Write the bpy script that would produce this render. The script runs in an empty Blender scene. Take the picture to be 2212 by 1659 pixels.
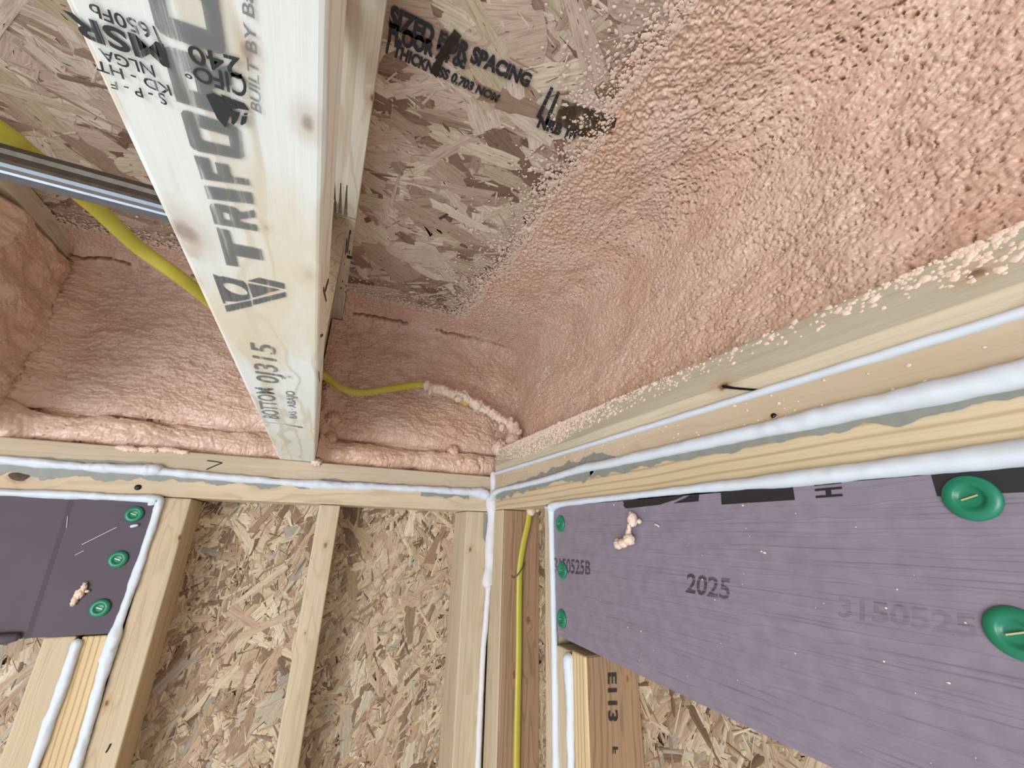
import bpy, bmesh, math, random
import numpy as np
from mathutils import Vector, Matrix

# ------------------------------------------------------------------ camera, world, lights
# all coordinates below are in units of U metres, measured from the camera, which is Z0 above the floor
U, Z0 = 0.9, 2.3
C = bpy.context.scene.collection
sc = bpy.context.scene
def W(p): return Vector((p[0]*U, p[1]*U, p[2]*U+Z0))

cam = bpy.data.objects.new('camera', bpy.data.cameras.new('camera')); C.objects.link(cam)
yaw, pit, rol = 0.42330529, 0.35266714, 0.02365081
F = Vector((math.sin(yaw)*math.cos(pit), math.cos(yaw)*math.cos(pit), math.sin(pit)))
Rt = Vector((math.cos(yaw), -math.sin(yaw), 0)); Up = Rt.cross(F)
R2 = Rt*math.cos(rol)+Up*math.sin(rol); U2 = -Rt*math.sin(rol)+Up*math.cos(rol)
cam.matrix_world = Matrix(((R2.x, U2.x, -F.x, 0), (R2.y, U2.y, -F.y, 0), (R2.z, U2.z, -F.z, Z0), (0, 0, 0, 1)))
cam.data.sensor_width = 36; cam.data.lens = 881.75/2212*36; cam.data.clip_start = 0.01
sc.camera = cam
w = bpy.data.worlds.new('daylight'); sc.world = w; w.use_nodes = True
bg = w.node_tree.nodes['Background']; bg.inputs[0].default_value = (0.83, 0.92, 1.02, 1); bg.inputs[1].default_value = 1.12
def area(name, loc, target, size, power, col):
    l = bpy.data.lights.new(name, 'AREA'); l.shape = 'RECTANGLE'; l.size, l.size_y = size; l.energy = power; l.color = col
    o = bpy.data.objects.new(name, l); C.objects.link(o); o.location = W(loc)
    o.rotation_euler = (W(target)-W(loc)).to_track_quat('-Z', 'Y').to_euler(); return o
area('window_daylight', (-1.9, -1.8, -.8), (0.1, 0.9, 0.25), (1.5, 1.2), 66, (0.95, 0.98, 1.0))
sc.view_settings.view_transform = 'Standard'; sc.view_settings.look = 'None'
sc.view_settings.exposure = 0.0; sc.view_settings.gamma = 1.0

# ------------------------------------------------------------------ materials
def srgb(r, g, b):
    f = lambda c: (c/255/12.92) if c/255 <= 0.04045 else ((c/255+0.055)/1.055)**2.4
    return (f(r), f(g), f(b), 1)
class NT:
    def __init__(s, name):
        s.m = bpy.data.materials.new(name); s.m.use_nodes = True; s.t = s.m.node_tree
        s.b = s.t.nodes['Principled BSDF']
    def n(s, typ, **kw):
        o = s.t.nodes.new(typ)
        for k, v in kw.items():
            if k.startswith('i_'):
                key = k[2:]; o.inputs[int(key) if key.isdigit() else key].default_value = v
            else: setattr(o, k, v)
        return o
    def l(s, a, b): s.t.links.new(a, b)
    def pos(s):
        g = s.n('ShaderNodeNewGeometry')
        a = s.n('ShaderNodeVectorMath', operation='SUBTRACT'); a.inputs[1].default_value = (0, 0, Z0); s.l(g.outputs['Position'], a.inputs[0])
        c = s.n('ShaderNodeVectorMath', operation='SCALE'); c.inputs['Scale'].default_value = 1/U; s.l(a.outputs[0], c.inputs[0])
        return c.outputs[0]
    def scaled(s, v, sx, sy, sz, off=(0, 0, 0)):
        m = s.n('ShaderNodeVectorMath', operation='MULTIPLY_ADD'); m.inputs[1].default_value = (sx, sy, sz); m.inputs[2].default_value = off
        s.l(v, m.inputs[0]); return m.outputs[0]
    def noise(s, v, scale=1, detail=4, rough=.55, dist=0):
        o = s.n('ShaderNodeTexNoise'); o.inputs['Scale'].default_value = scale; o.inputs['Detail'].default_value = detail
        o.inputs['Roughness'].default_value = rough; o.inputs['Distortion'].default_value = dist
        if v is not None: s.l(v, o.inputs['Vector'])
        return o.outputs['Fac']
    def ramp(s, f, stops):
        r = s.n('ShaderNodeValToRGB'); e = r.color_ramp.elements
        while len(e) < len(stops): e.new(0.5)
        for k, (p, c) in enumerate(stops):
            e[k].position = p; e[k].color = c if len(c) == 4 else (*c, 1)
        s.l(f, r.inputs[0]); return r.outputs[0]
    def mix(s, f, a, b, mode='MIX'):
        m = s.n('ShaderNodeMix', data_type='RGBA', blend_type=mode)
        if isinstance(f, float): m.inputs[0].default_value = f
        else: s.l(f, m.inputs[0])
        for k, x in ((6, a), (7, b)):
            if isinstance(x, tuple): m.inputs[k].default_value = x
            else: s.l(x, m.inputs[k])
        return m.outputs[2]
    def out(s, col=None, rough=.7, bump=None, strength=.3, dist=.001, metal=0, spec=None):
        if col is not None:
            if isinstance(col, tuple): s.b.inputs['Base Color'].default_value = col
            else: s.l(col, s.b.inputs['Base Color'])
        s.b.inputs['Roughness'].default_value = rough; s.b.inputs['Metallic'].default_value = metal
        if spec is not None: s.b.inputs['Specular IOR Level'].default_value = spec
        if bump is not None:
            b = s.n('ShaderNodeBump'); b.inputs['Strength'].default_value = strength; b.inputs['Distance'].default_value = dist
            s.l(bump, b.inputs['Height']); s.l(b.outputs[0], s.b.inputs['Normal'])
        return s.m
BLK, WHT = (0, 0, 0, 1), (1, 1, 1, 1)

def wood(name, axis, light, dark, rings=22, ringmix=.5, knots=(), seed=0., fibre=.35, stain=None, rough=.75, band=None, straight=0):
    """sawn softwood: growth rings and fibre running along one axis, knots at given points (x, y, z, radius)"""
    N = NT(name); p = N.pos()
    def st(a, b):
        v = [b, b, b]; v[axis] = a; return v
    warp = N.noise(N.scaled(p, *st(2.2, 7), off=(seed, seed*2, 0)), 1, 3)
    wv = N.n('ShaderNodeMath', operation='MULTIPLY_ADD'); wv.inputs[1].default_value = 1.0; N.l(warp, wv.inputs[0])
    q = N.scaled(p, *st(.55, rings), off=(seed, 0, seed))
    comb = N.n('ShaderNodeVectorMath', operation='ADD'); N.l(q, comb.inputs[0])
    cs = N.n('ShaderNodeVectorMath', operation='SCALE'); N.l(warp, cs.inputs[0]); cs.inputs['Scale'].default_value = 2.6
    N.l(cs.outputs[0], comb.inputs[1])
    qq = comb.outputs[0]
    kmask = None
    for (kx, ky, kz, r) in knots:
        d = N.n('ShaderNodeVectorMath', operation='SUBTRACT'); N.l(p, d.inputs[0]); d.inputs[1].default_value = (kx, ky, kz)
        e = N.scaled(d.outputs[0], *[x/r for x in st(.62, 1)])
        nz = N.noise(N.scaled(p, 150, 150, 150), 1, 2)
        ln = N.n('ShaderNodeVectorMath', operation='LENGTH'); N.l(e, ln.inputs[0])
        ad = N.n('ShaderNodeMath', operation='MULTIPLY_ADD'); N.l(nz, ad.inputs[0]); ad.inputs[1].default_value = .6; N.l(ln.outputs['Value'], ad.inputs[2])
        mk = N.ramp(ad.outputs[0], [(0, WHT), (.9, WHT), (1.0, (.75, .75, .75))])
        # core mask and halo mask
        core = N.n('ShaderNodeMapRange'); core.inputs[1].default_value = 1.35; core.inputs[2].default_value = .75; N.l(ad.outputs[0], core.inputs[0])
        halo = N.n('ShaderNodeMapRange'); halo.inputs[1].default_value = 3.4; halo.inputs[2].default_value = 1.2; N.l(ad.outputs[0], halo.inputs[0])
        push = N.n('ShaderNodeVectorMath', operation='SCALE'); N.l(d.outputs[0], push.inputs[0])
        hs = N.n('ShaderNodeMath', operation='MULTIPLY'); hs.inputs[1].default_value = -rings*.55; N.l(halo.outputs[0], hs.inputs[0]); N.l(hs.outputs[0], push.inputs['Scale'])
        a2 = N.n('ShaderNodeVectorMath', operation='ADD'); N.l(qq, a2.inputs[0]); N.l(push.outputs[0], a2.inputs[1]); qq = a2.outputs[0]
        if kmask is None: kmask, khalo = core.outputs[0], halo.outputs[0]
        else:
            for i in (0, 1):
                m = N.n('ShaderNodeMath', operation='MAXIMUM'); N.l((kmask, khalo)[i], m.inputs[0]); N.l((core, halo)[i].outputs[0], m.inputs[1])
                if i == 0: t0 = m.outputs[0]
                else: khalo = m.outputs[0]
            kmask = t0
    ring = N.n('ShaderNodeTexNoise'); ring.inputs['Scale'].default_value = 1; ring.inputs['Detail'].default_value = 1.5; N.l(qq, ring.inputs['Vector'])
    sn = N.n('ShaderNodeMath', operation='MULTIPLY'); N.l(ring.outputs['Fac'], sn.inputs[0]); sn.inputs[1].default_value = 52
    if straight:
        dt = N.n('ShaderNodeVectorMath', operation='DOT_PRODUCT'); N.l(p, dt.inputs[0]); v3 = [straight]*3; v3[axis] = straight*.012; dt.inputs[1].default_value = v3
        sn = N.n('ShaderNodeMath', operation='MULTIPLY_ADD'); N.l(warp, sn.inputs[0]); sn.inputs[1].default_value = 9; N.l(dt.outputs['Value'], sn.inputs[2])
    si = N.n('ShaderNodeMath', operation='SINE'); N.l(sn.outputs[0], si.inputs[0])
    rg = N.ramp(si.outputs[0], [(0.0, BLK), (.55, (.12, .12, .12)), (1.0, WHT)])
    fb = N.noise(N.scaled(p, *st(9, 520), off=(seed, 0, 0)), 1, 3, .6)
    big = N.noise(N.scaled(p, *st(1.6, 14), off=(0, seed, 3)), 1, 3)
    f1 = N.mix(ringmix, BLK, rg)
    col = N.mix(f1, light, dark)
    fr = N.ramp(fb, [(.3, (1-fibre,)*3), (.62, WHT)])
    col = N.mix(1.0, col, fr, 'MULTIPLY')
    br = N.ramp(big, [(.3, (.86, .84, .8)), (.6, (1.0, 1.0, 1.0))])
    col = N.mix(1.0, col, br, 'MULTIPLY')
    if band:      # planed, unweathered strip below height band[0]
        sp = N.n('ShaderNodeSeparateXYZ'); N.l(p, sp.inputs[0]); bz = N.n('ShaderNodeMath', operation='MULTIPLY_ADD'); N.l(big, bz.inputs[0]); bz.inputs[1].default_value = -.012; N.l(sp.outputs['Z'], bz.inputs[2])
        bf = N.n('ShaderNodeMapRange'); bf.inputs[1].default_value = band[0]-.0008-.006; bf.inputs[2].default_value = band[0]+.0008-.006; N.l(bz.outputs[0], bf.inputs[0])
        col = N.mix(bf.outputs[0], col, N.mix(1.0, col, band[1], 'MULTIPLY'))
    if kmask is not None:
        hm = N.n('ShaderNodeMath', operation='MULTIPLY'); hm.inputs[1].default_value = .35; N.l(khalo, hm.inputs[0])
        col = N.mix(hm.outputs[0], col, srgb(178, 130, 86)); km = N.n('ShaderNodeMath', operation='MULTIPLY'); km.inputs[1].default_value = .8 if axis != 1 or seed > 1.5 else .5; N.l(kmask, km.inputs[0])
        kc = N.ramp(N.noise(N.scaled(p, 210, 210, 210), 1, 2), [(.35, srgb(58, 38, 28)), (.7, srgb(140, 98, 66))])
        col = N.mix(km.outputs[0], col, kc)
    if stain: col = N.mix(N.ramp(N.noise(N.scaled(p, *st(5, 18), off=(seed+5, 1, 0)), 1, 4), [(.5, BLK), (.68, (.8, .8, .8))]), col, stain)
    bm = N.mix(.5, fb, rg)
    return N.out(col, rough, bm, .25, .0006)

def flat(name, col, rough=.6, metal=0, nscale=60, namt=.15, bumpd=0, spec=None):
    N = NT(name); p = N.pos()
    f = N.noise(N.scaled(p, nscale, nscale, nscale), 1, 4)
    c = N.mix(1.0, col, N.ramp(f, [(.3, (1-namt,)*3), (.7, WHT)]), 'MULTIPLY')
    return N.out(c, rough, f if bumpd else None, .4, bumpd or .001, metal, spec)

M = {}
M['joist'] = wood('joist_spruce', 1, srgb(238, 243, 238), srgb(210, 199, 176), 20, .65, [(-.083, .222, .1392, .0062), (-.026, .235, .1392, .0034), (-.043, .112, .1392, .0022), (-.026, .13, .1392, .0026), (-.045, .20, .1392, .0016), (-.052, .36, .1392, .0018), (-.045, .43, .1392, .0016)], 1.3, .05, stain=srgb(228, 214, 186))
M['upchord'] = wood('upper_chord_pine', 1, srgb(222, 214, 198), srgb(186, 168, 140), 26, .5, [(-.02, .40, .508, .004), (-.025, .25, .508, .005)], 4.1, .16, stain=srgb(196, 186, 170))
M['web'] = wood('web_board', 1, srgb(186, 160, 134), srgb(140, 112, 88), 30, .5, (), 2.2, .25)
M['plateB'] = wood('plate_back_pine', 0, srgb(212, 192, 162), srgb(176, 146, 110), 16, .4, [(-.47, 1, .073, .012)], 7.7, .12, stain=srgb(196, 178, 152))
M['plateB2'] = wood('plate_back_upper_pine', 0, srgb(202, 184, 160), srgb(178, 154, 128), 20, .25, (), 17.7, .12, stain=srgb(186, 166, 144))
M['plateR'] = wood('plate_side_pine', 1, srgb(214, 194, 160), srgb(170, 136, 96), 26, .6, [(.4032, .5375, .1118, .005), (.4032, .2511, .1178, .0035)], 3.1, .1, straight=560)
M['plateR2'] = wood('plate_side_upper_pine', 1, srgb(204, 184, 158), srgb(184, 158, 128), 22, .3, [(.4032, .5375, .1118, .005), (.4032, .2511, .1178, .003), (.4032, .57, .118, .003)], 8.1, .1, stain=srgb(188, 168, 138))
M['rim'] = wood('rim_chord_weathered', 1, srgb(216, 203, 178), srgb(196, 180, 152), 30, .3, [(.4032, .3021, .1655, .0055), (.4032, .0872, .1835, .0042), (.4032, .072, .147, .003)], 11.3, .14, band=(.1655, (.74, .73, .74, 1)))
M['stud'] = wood('stud_pine', 2, srgb(206, 187, 157), srgb(180, 156, 124), 22, .4, [(-.2232, 1, -.0194, .0035), (-.257, 1, -.2719, .0035), (.351, 1, -.0365, .0038), (.03, 1, -.03, .004), (.02, 1, -.19, .002)], 5.7, .16)
M['stud_ribbed'] = wood('stud_fir_ribbed', 2, srgb(216, 190, 146), srgb(166, 134, 92), 34, .75, (), 9.3, .14, straight=780)
M['stud_brown'] = wood('stud_brown', 2, srgb(172, 140, 108), srgb(124, 92, 64), 26, .5, [(.472, .928, -.18, .006), (.43, .928, -.09, .0028), (.44, .928, -.12, .0028), (.452, .928, -.155, .003), (.44, .928, -.28, .0055), (.478, .6031, -.205, .0035)], 2.9, .22)
M['white'] = flat('white_foam_sealant', srgb(208, 214, 221), .55, 0, 40, .04, .0006)
M['white2'] = flat('white_foam_corner', srgb(216, 212, 214), .55, 0, 60, .07, .0008)
M['smear'] = flat('grey_sealant_smear', srgb(140, 142, 134), .45, 0, 80, .15)
M['yellow'] = flat('yellow_cable_jacket', srgb(190, 178, 66), .38, 0, 90, .1)
M['green'] = flat('green_plastic', srgb(22, 120, 88), .35, 0, 50, .08)
M['staple'] = flat('staple_brass', srgb(222, 214, 160), .35, .6)
M['steel'] = flat('galvanised_steel', srgb(190, 200, 210), .28, 1.0, 120, .12)
M['steel_dark'] = flat('steel_dark_reflection', srgb(104, 98, 90), .45, 1.0, 90, .3)  # same galvanised steel, its reflection of the dark room painted into the colour
M['black'] = flat('black_ink', srgb(34, 33, 36), .6, 0, 300, .4)
M['print_black'] = flat('black_print', srgb(36, 32, 36), .5, 0, 40, .12)
M['nail'] = flat('dark_nail', srgb(40, 38, 38), .45, .7)
M['gray_metal'] = flat('dull_metal', srgb(120, 116, 108), .4, .9)
M['sheet'] = flat('plain_strand_board', srgb(190, 164, 134), .7, 0, 30, .25)
M['knot'] = flat('dark_knot', srgb(92, 66, 50), .7, 0, 160, .6)
M['crumb'] = flat('foam_crumb', srgb(232, 205, 186), .6, 0, 60, .12, .001)
def ink(name, col, axis, cover):
    """printed ink worn off along the grain"""
    N = NT(name); p = N.pos(); v = [420, 420, 420]; v[axis] = 14
    f = N.noise(N.scaled(p, *v), 1, 4, .7)
    a = N.ramp(f, [(.56-cover*.3, (.25, .25, .25)), (.62-cover*.2, WHT)])
    N.out(col, .6); m = N.n('ShaderNodeMath', operation='MULTIPLY'); m.inputs[1].default_value = min(1, cover+.22); N.l(a, m.inputs[0]); N.l(m.outputs[0], N.b.inputs['Alpha']); return N.m
M['ink_grey'] = ink('grey_stamp_ink', srgb(118, 122, 122), 1, .62)
M['ink_dark'] = ink('dark_stamp_ink', srgb(46, 52, 54), 1, .85)
M['ink_stud'] = ink('stud_stamp_ink', srgb(50, 42, 34), 2, .85)
M['ink_board'] = ink('board_date_ink', srgb(62, 50, 60), 1, .45)
M['ink_faint'] = ink('board_faint_ink', srgb(88, 76, 88), 1, .16)
M['ink_osb'] = ink('panel_stamp_ink', srgb(36, 37, 44), 0, .86)

def foam_mat(name, c1, c2, c3):
    N = NT(name); p = N.pos()
    a = N.noise(N.scaled(p, 9, 9, 9), 1, 4); b = N.noise(N.scaled(p, 260, 260, 260), 1, 3, .6)
    c = N.mix(N.ramp(a, [(.35, BLK), (.65, WHT)]), c1, c2); c = N.mix(N.ramp(b, [(.5, BLK), (.75, (.5, .5, .5))]), c, c3)
    N.b.inputs['Subsurface Weight'].default_value = .0
    return N.out(c, .34, b, .45, .0010, spec=.5)
M['foam'] = foam_mat('salmon_spray_foam', srgb(216, 184, 164), srgb(211, 171, 147), srgb(230, 204, 187))
M['foam2'] = foam_mat('salmon_rim_foam', srgb(220, 190, 172), srgb(213, 176, 156), srgb(232, 209, 194))

def board_mat():
    N = NT('purple_board'); p = N.pos()
    g = N.noise(N.scaled(p, 14, 10, 230), 1, 3, .6); g2 = N.noise(N.scaled(p, 60, 60, 60), 1, 4)
    wv = N.n('ShaderNodeTexWave', bands_direction='Z'); wv.inputs['Scale'].default_value = 26; wv.inputs['Distortion'].default_value = 3; wv.inputs['Detail'].default_value = 2; wv.inputs['Detail Scale'].default_value = 2
    N.l(N.scaled(p, .35, .35, 1), wv.inputs['Vector'])
    ln = N.ramp(wv.outputs['Fac'], [(.9, BLK), (.98, WHT)])
    c = N.mix(N.ramp(g2, [(.35, BLK), (.65, WHT)]), srgb(128, 117, 130), srgb(136, 126, 139))
    c = N.mix(N.ramp(g, [(.55, BLK), (.8, (.35, .35, .35))]), c, srgb(158, 146, 158))
    m = N.mix(.6, g, ln)
    return N.out(c, .42, m, .32, .0010)
M['board'] = board_mat()
M['board_dark'] = flat('purple_board_film', srgb(86, 75, 85), .6, 0, 20, .1, .0006, .3)

def osb_mat(name, stops, grain):
    N = NT(name)
    at = N.n('ShaderNodeAttribute', attribute_name='tone'); uv = N.n('ShaderNodeAttribute', attribute_name='strand')
    base = N.ramp(at.outputs['Fac'], stops)
    g = N.noise(N.scaled(uv.outputs['Vector'], 26, 330, 1), 1, 5, .7, .4)
    g2 = N.noise(N.scaled(uv.outputs['Vector'], 60, 260, 1, off=(9, 0, 0)), 1, 2, .5)
    c = N.mix(1.0, base, N.ramp(g, [(.28, (.56, .51, .47)), (.56, WHT)]), 'MULTIPLY')
    c = N.mix(N.ramp(g2, [(.665, BLK), (.72, (grain,)*3)]), c, srgb(62, 48, 38))
    return N.out(c, .6, g, .5, .0008)
M['osb_ceiling'] = osb_mat('osb_subfloor', [(0, srgb(112, 88, 72)), (.12, srgb(150, 124, 106)), (.32, srgb(184, 160, 142)), (.50, srgb(202, 180, 164)), (.65, srgb(212, 194, 180)), (.82, srgb(228, 213, 198)), (.89, srgb(188, 174, 146)), (1, srgb(232, 218, 198))], .95)
M['osb_wall'] = osb_mat('osb_sheathing', [(0, srgb(104, 78, 58)), (.13, srgb(150, 122, 96)), (.35, srgb(178, 151, 122)), (.6, srgb(194, 169, 140)), (.84, srgb(212, 192, 162)), (.91, srgb(154, 145, 132)), (1, srgb(222, 206, 178))], .95)

# ------------------------------------------------------------------ object helpers
def prop(o, label=None, cat=None, group=None, kind=None):
    if label: o['label'] = label
    if cat: o['category'] = cat
    if group: o['group'] = group
    if kind: o['kind'] = kind
    return o
def empty(name, loc, label, cat, group=None):
    o = bpy.data.objects.new(name, None); C.objects.link(o); o.empty_display_size = .05; o.location = W(loc)
    bpy.context.view_layer.update(); return prop(o, label, cat, group)
def mesh_obj(name, verts, faces, mat, parent=None, smooth=False, attrs=None):
    """verts in scene units; the object's origin goes to the middle of the mesh"""
    v = np.asarray(verts, dtype=np.float64).reshape(-1, 3)*U; v[:, 2] += Z0
    c = (v.min(0)+v.max(0))/2
    me = bpy.data.meshes.new(name); lv = (v-c).astype(np.float32)
    if isinstance(faces, np.ndarray):
        nf, k = faces.shape
        me.vertices.add(len(lv)); me.vertices.foreach_set('co', lv.ravel())
        me.loops.add(nf*k); me.loops.foreach_set('vertex_index', faces.astype(np.int32).ravel())
        me.polygons.add(nf); me.polygons.foreach_set('loop_start', np.arange(0, nf*k, k, dtype=np.int32))
        me.update(calc_edges=True)
    else:
        me.from_pydata(lv.tolist(), [], [list(f) for f in faces]); me.update()
    if attrs:
        for an, (ty, arr) in attrs.items():
            a = me.attributes.new(an, ty, 'POINT'); a.data.foreach_set('value' if ty == 'FLOAT' else 'vector', np.asarray(arr, dtype=np.float32).ravel())
    if smooth: me.polygons.foreach_set('use_smooth', [True]*len(me.polygons))
    me.materials.append(mat); o = bpy.data.objects.new(name, me); C.objects.link(o)
    pl = Vector((0, 0, 0))
    if parent is not None:
        o.parent = parent; q = parent
        while q is not None: pl += q.location; q = q.parent
    o.location = Vector(c)-pl
    return o
def box(name, lo, hi, mat, parent=None, bev=.0028, seg=2, cut=None):
    bm = bmesh.new(); bmesh.ops.create_cube(bm, size=1)
    for v in bm.verts: v.co = Vector([lo[i]+(v.co[i]+.5)*(hi[i]-lo[i]) for i in range(3)])
    if bev: bmesh.ops.bevel(bm, geom=bm.edges[:], offset=bev, segments=seg, affect='EDGES', profile=.5)
    vs = [v.co[:] for v in bm.verts]; fs = [[v.index for v in f.verts] for f in bm.faces]; bm.free()
    return mesh_obj(name, vs, fs, mat, parent)
class Geo:
    def __init__(s): s.v = []; s.f = []
    def add(s, v, f):
        k = len(s.v); s.v += [tuple(x) for x in v]; s.f += [tuple(i+k for i in g) for g in f]
    def box(s, lo, hi):
        v = [(x, y, z) for x in (lo[0], hi[0]) for y in (lo[1], hi[1]) for z in (lo[2], hi[2])]
        s.add(v, [(0, 1, 3, 2), (4, 6, 7, 5), (0, 4, 5, 1), (2, 3, 7, 6), (0, 2, 6, 4), (1, 5, 7, 3)])
    def poly(s, pts, n, th):
        """flat polygon extruded by th along n"""
        k = len(pts); a = [Vector(p) for p in pts]; b = [p+Vector(n)*th for p in a]
        s.add(a+b, [tuple(range(k)), tuple(range(2*k-1, k-1, -1))]+[(i, (i+1) % k, k+(i+1) % k, k+i) for i in range(k)])
    def obj(s, name, mat, parent=None, smooth=False): return mesh_obj(name, s.v, s.f, mat, parent, smooth)

# ------------------------------------------------------------------ noise on arrays
def hash2(ix, iy, seed):
    h = (ix.astype(np.int64)*374761393+iy.astype(np.int64)*668265263+seed*982451653) & 0xffffffff
    h = ((h ^ (h >> 13))*1274126177) & 0xffffffff; h = (h ^ (h >> 16)) & 0xffffffff
    return h.astype(np.float64)/4294967295.0
def perlin(x, y, seed=0):
    ix, iy = np.floor(x), np.floor(y); fx, fy = x-ix, y-iy
    u = fx*fx*fx*(fx*(fx*6-15)+10); v = fy*fy*fy*(fy*(fy*6-15)+10)
    def g(dx, dy):
        a = hash2(ix+dx, iy+dy, seed)*2*np.pi; return np.cos(a)*(fx-dx)+np.sin(a)*(fy-dy)
    a = g(0, 0); b = g(1, 0); c = g(0, 1); d = g(1, 1)
    return (a+u*(b-a)+v*(c-a)+u*v*(a-b-c+d))*1.4
def fbm(x, y, o=3, seed=0):
    r = 0; a = 1
    for i in range(o): r = r+a*perlin(x*2**i, y*2**i, seed+i*17); a *= .5
    return r
def worley(x, y, seed=0):
    ix, iy = np.floor(x), np.floor(y); d1 = np.full(x.shape, 9.); d2 = np.full(x.shape, 9.)
    for dx in (-1, 0, 1):
        for dy in (-1, 0, 1):
            px = ix+dx+hash2(ix+dx, iy+dy, seed); py = iy+dy+hash2(ix+dx, iy+dy, seed+7)
            d = (px-x)**2+(py-y)**2; m = d < d1
            d2 = np.where(m, d1, np.minimum(d2, d)); d1 = np.where(m, d, d1)
    return np.sqrt(d1), np.sqrt(d2)
def cells(x, y, seed=0):
    """nearest cell: distance, offset along x and y, random value of the cell, distance to the border"""
    ix, iy = np.floor(x), np.floor(y); d1 = np.full(x.shape, 9.); d2 = np.full(x.shape, 9.); ox = np.zeros(x.shape); oy = np.zeros(x.shape); rv_ = np.zeros(x.shape)
    for dx in (-1, 0, 1):
        for dy in (-1, 0, 1):
            jx, jy = ix+dx, iy+dy; qx = x-(jx+hash2(jx, jy, seed)); qy = y-(jy+hash2(jx, jy, seed+7)); d = qx*qx+qy*qy; m = d < d1
            d2 = np.where(m, d1, np.minimum(d2, d)); d1 = np.where(m, d, d1); ox = np.where(m, qx, ox); oy = np.where(m, qy, oy); rv_ = np.where(m, hash2(jx, jy, seed+13), rv_)
    return np.sqrt(d1), ox, oy, rv_, np.sqrt(d2)-np.sqrt(d1)
def shingle(a, b, sa, sb, seed, wa=.006):
    """crumpled flaky foam skin: small tilted plates that step over one another"""
    a2 = a+wa*fbm(a*55, b*55, 3, seed+3); b2 = b+wa*fbm(a*55+9, b*55+4, 3, seed+5)
    d, ox, oy, r, e = cells(a2*sa, b2*sb, seed); d_, ox_, oy_, r_, e_ = cells(a2*sa*2.3+3, b2*sb*2.3, seed+50)
    t = (r-.5)*.7-oy*1.1+ox*(r-.5)-.25*(1-sstep(0, .12, e)); t2 = (r_-.5)*.7-oy_*1.0+ox_*(r_-.5)
    return t*.7+t2*.3
def sstep(a, b, x):
    t = np.clip((x-a)/(b-a), 0, 1); return t*t*(3-2*t)
def grid_faces(nu, nv, base=0):
    i = np.arange(nu-1)[:, None]*nv+np.arange(nv-1)[None, :]; i = i.ravel()+base
    return np.stack([i, i+1, i+nv+1, i+nv], 1)

# ------------------------------------------------------------------ oriented strand board: overlapping real wood strands pressed in a sheet
def osb(name, origin, eu, ev, n, size, counts, mat, ang0, spread, seed, parent=None):
    """origin + eu*[0..size0] + ev*[0..size1]; n points to the room. counts: (number, length, width, height)"""
    rg = np.random.default_rng(seed); V = []; Fc = []; T = []; S = []
    eu, ev, n, origin = map(np.array, (eu, ev, n, origin)); k = 0
    # backing sheet
    V.append(np.array([origin-n*.004, origin+eu*size[0]-n*.004, origin+eu*size[0]+ev*size[1]-n*.004, origin+ev*size[1]-n*.004], float)); Fc.append(np.array([[0, 1, 2, 3]])); T.append(np.full(4, .05)); S.append(np.zeros((4, 3))); k = 4
    for (cnt, L, Wd, zmax) in counts:
        nx, ny = 5, 4
        cu = rg.uniform(-.02, size[0]+.02, cnt); cv = rg.uniform(-.02, size[1]+.02, cnt)
        an = ang0+rg.normal(0, spread, cnt); far = rg.random(cnt) < .25; an = np.where(far, rg.uniform(0, np.pi, cnt), an)
        ln = L*rg.lognormal(0, .35, cnt); wd = Wd*rg.lognormal(0, .4, cnt)
        zz = rg.uniform(0, zmax, cnt); tx = rg.normal(0, .004, cnt); ty = rg.normal(0, .012, cnt)
        tone = rg.random(cnt)
        a = np.linspace(-.5, .5, nx)[None, :, None]*np.ones((cnt, 1, ny)); b = np.linspace(-.5, .5, ny)[None, None, :]*np.ones((cnt, nx, 1))
        A = a*ln[:, None, None]; B = b*wd[:, None, None]
        sk = rg.normal(0, .35, cnt)[:, None, None]*wd[:, None, None]
        jag = rg.normal(0, .22, (cnt, nx, ny))*wd[:, None, None]*(np.abs(a) > .49)
        A = A+jag+sk*b*(np.abs(a) > .49)
        B = B*(1+rg.normal(0, .10, (cnt, nx, 1)))+(rg.normal(0, .10, cnt)[:, None, None]*a*ln[:, None, None]*b)
        B = B+rg.normal(0, .05, cnt)[:, None, None]*(a**2)*ln[:, None, None]
        ca, sa = np.cos(an)[:, None, None], np.sin(an)[:, None, None]
        uu = cu[:, None, None]+A*ca-B*sa; vv = cv[:, None, None]+A*sa+B*ca
        z = zz[:, None, None]+A*tx[:, None, None]+B*ty[:, None, None]-.0006*(np.abs(b) > .49)
        uc, vc = np.clip(uu, 0, size[0]), np.clip(vv, 0, size[1])
        P = origin+uc[..., None]*eu+vc[..., None]*ev+z[..., None]*n
        V.append(P.reshape(-1, 3)); T.append(np.repeat(tone, nx*ny))
        S.append(np.stack([A+rg.uniform(0, 50, cnt)[:, None, None], B+rg.uniform(0, 50, cnt)[:, None, None], np.zeros_like(A)], -1).reshape(-1, 3))
        f = grid_faces(nx, ny); Fc.append((f[None]+(np.arange(cnt)*nx*ny)[:, None, None]+k).reshape(-1, 4)); k += cnt*nx*ny
    o = mesh_obj(name, np.concatenate(V), np.concatenate(Fc), mat, parent, False,
                 {'tone': ('FLOAT', np.concatenate(T)), 'strand': ('FLOAT_VECTOR', np.concatenate(S))})
    return o

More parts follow.
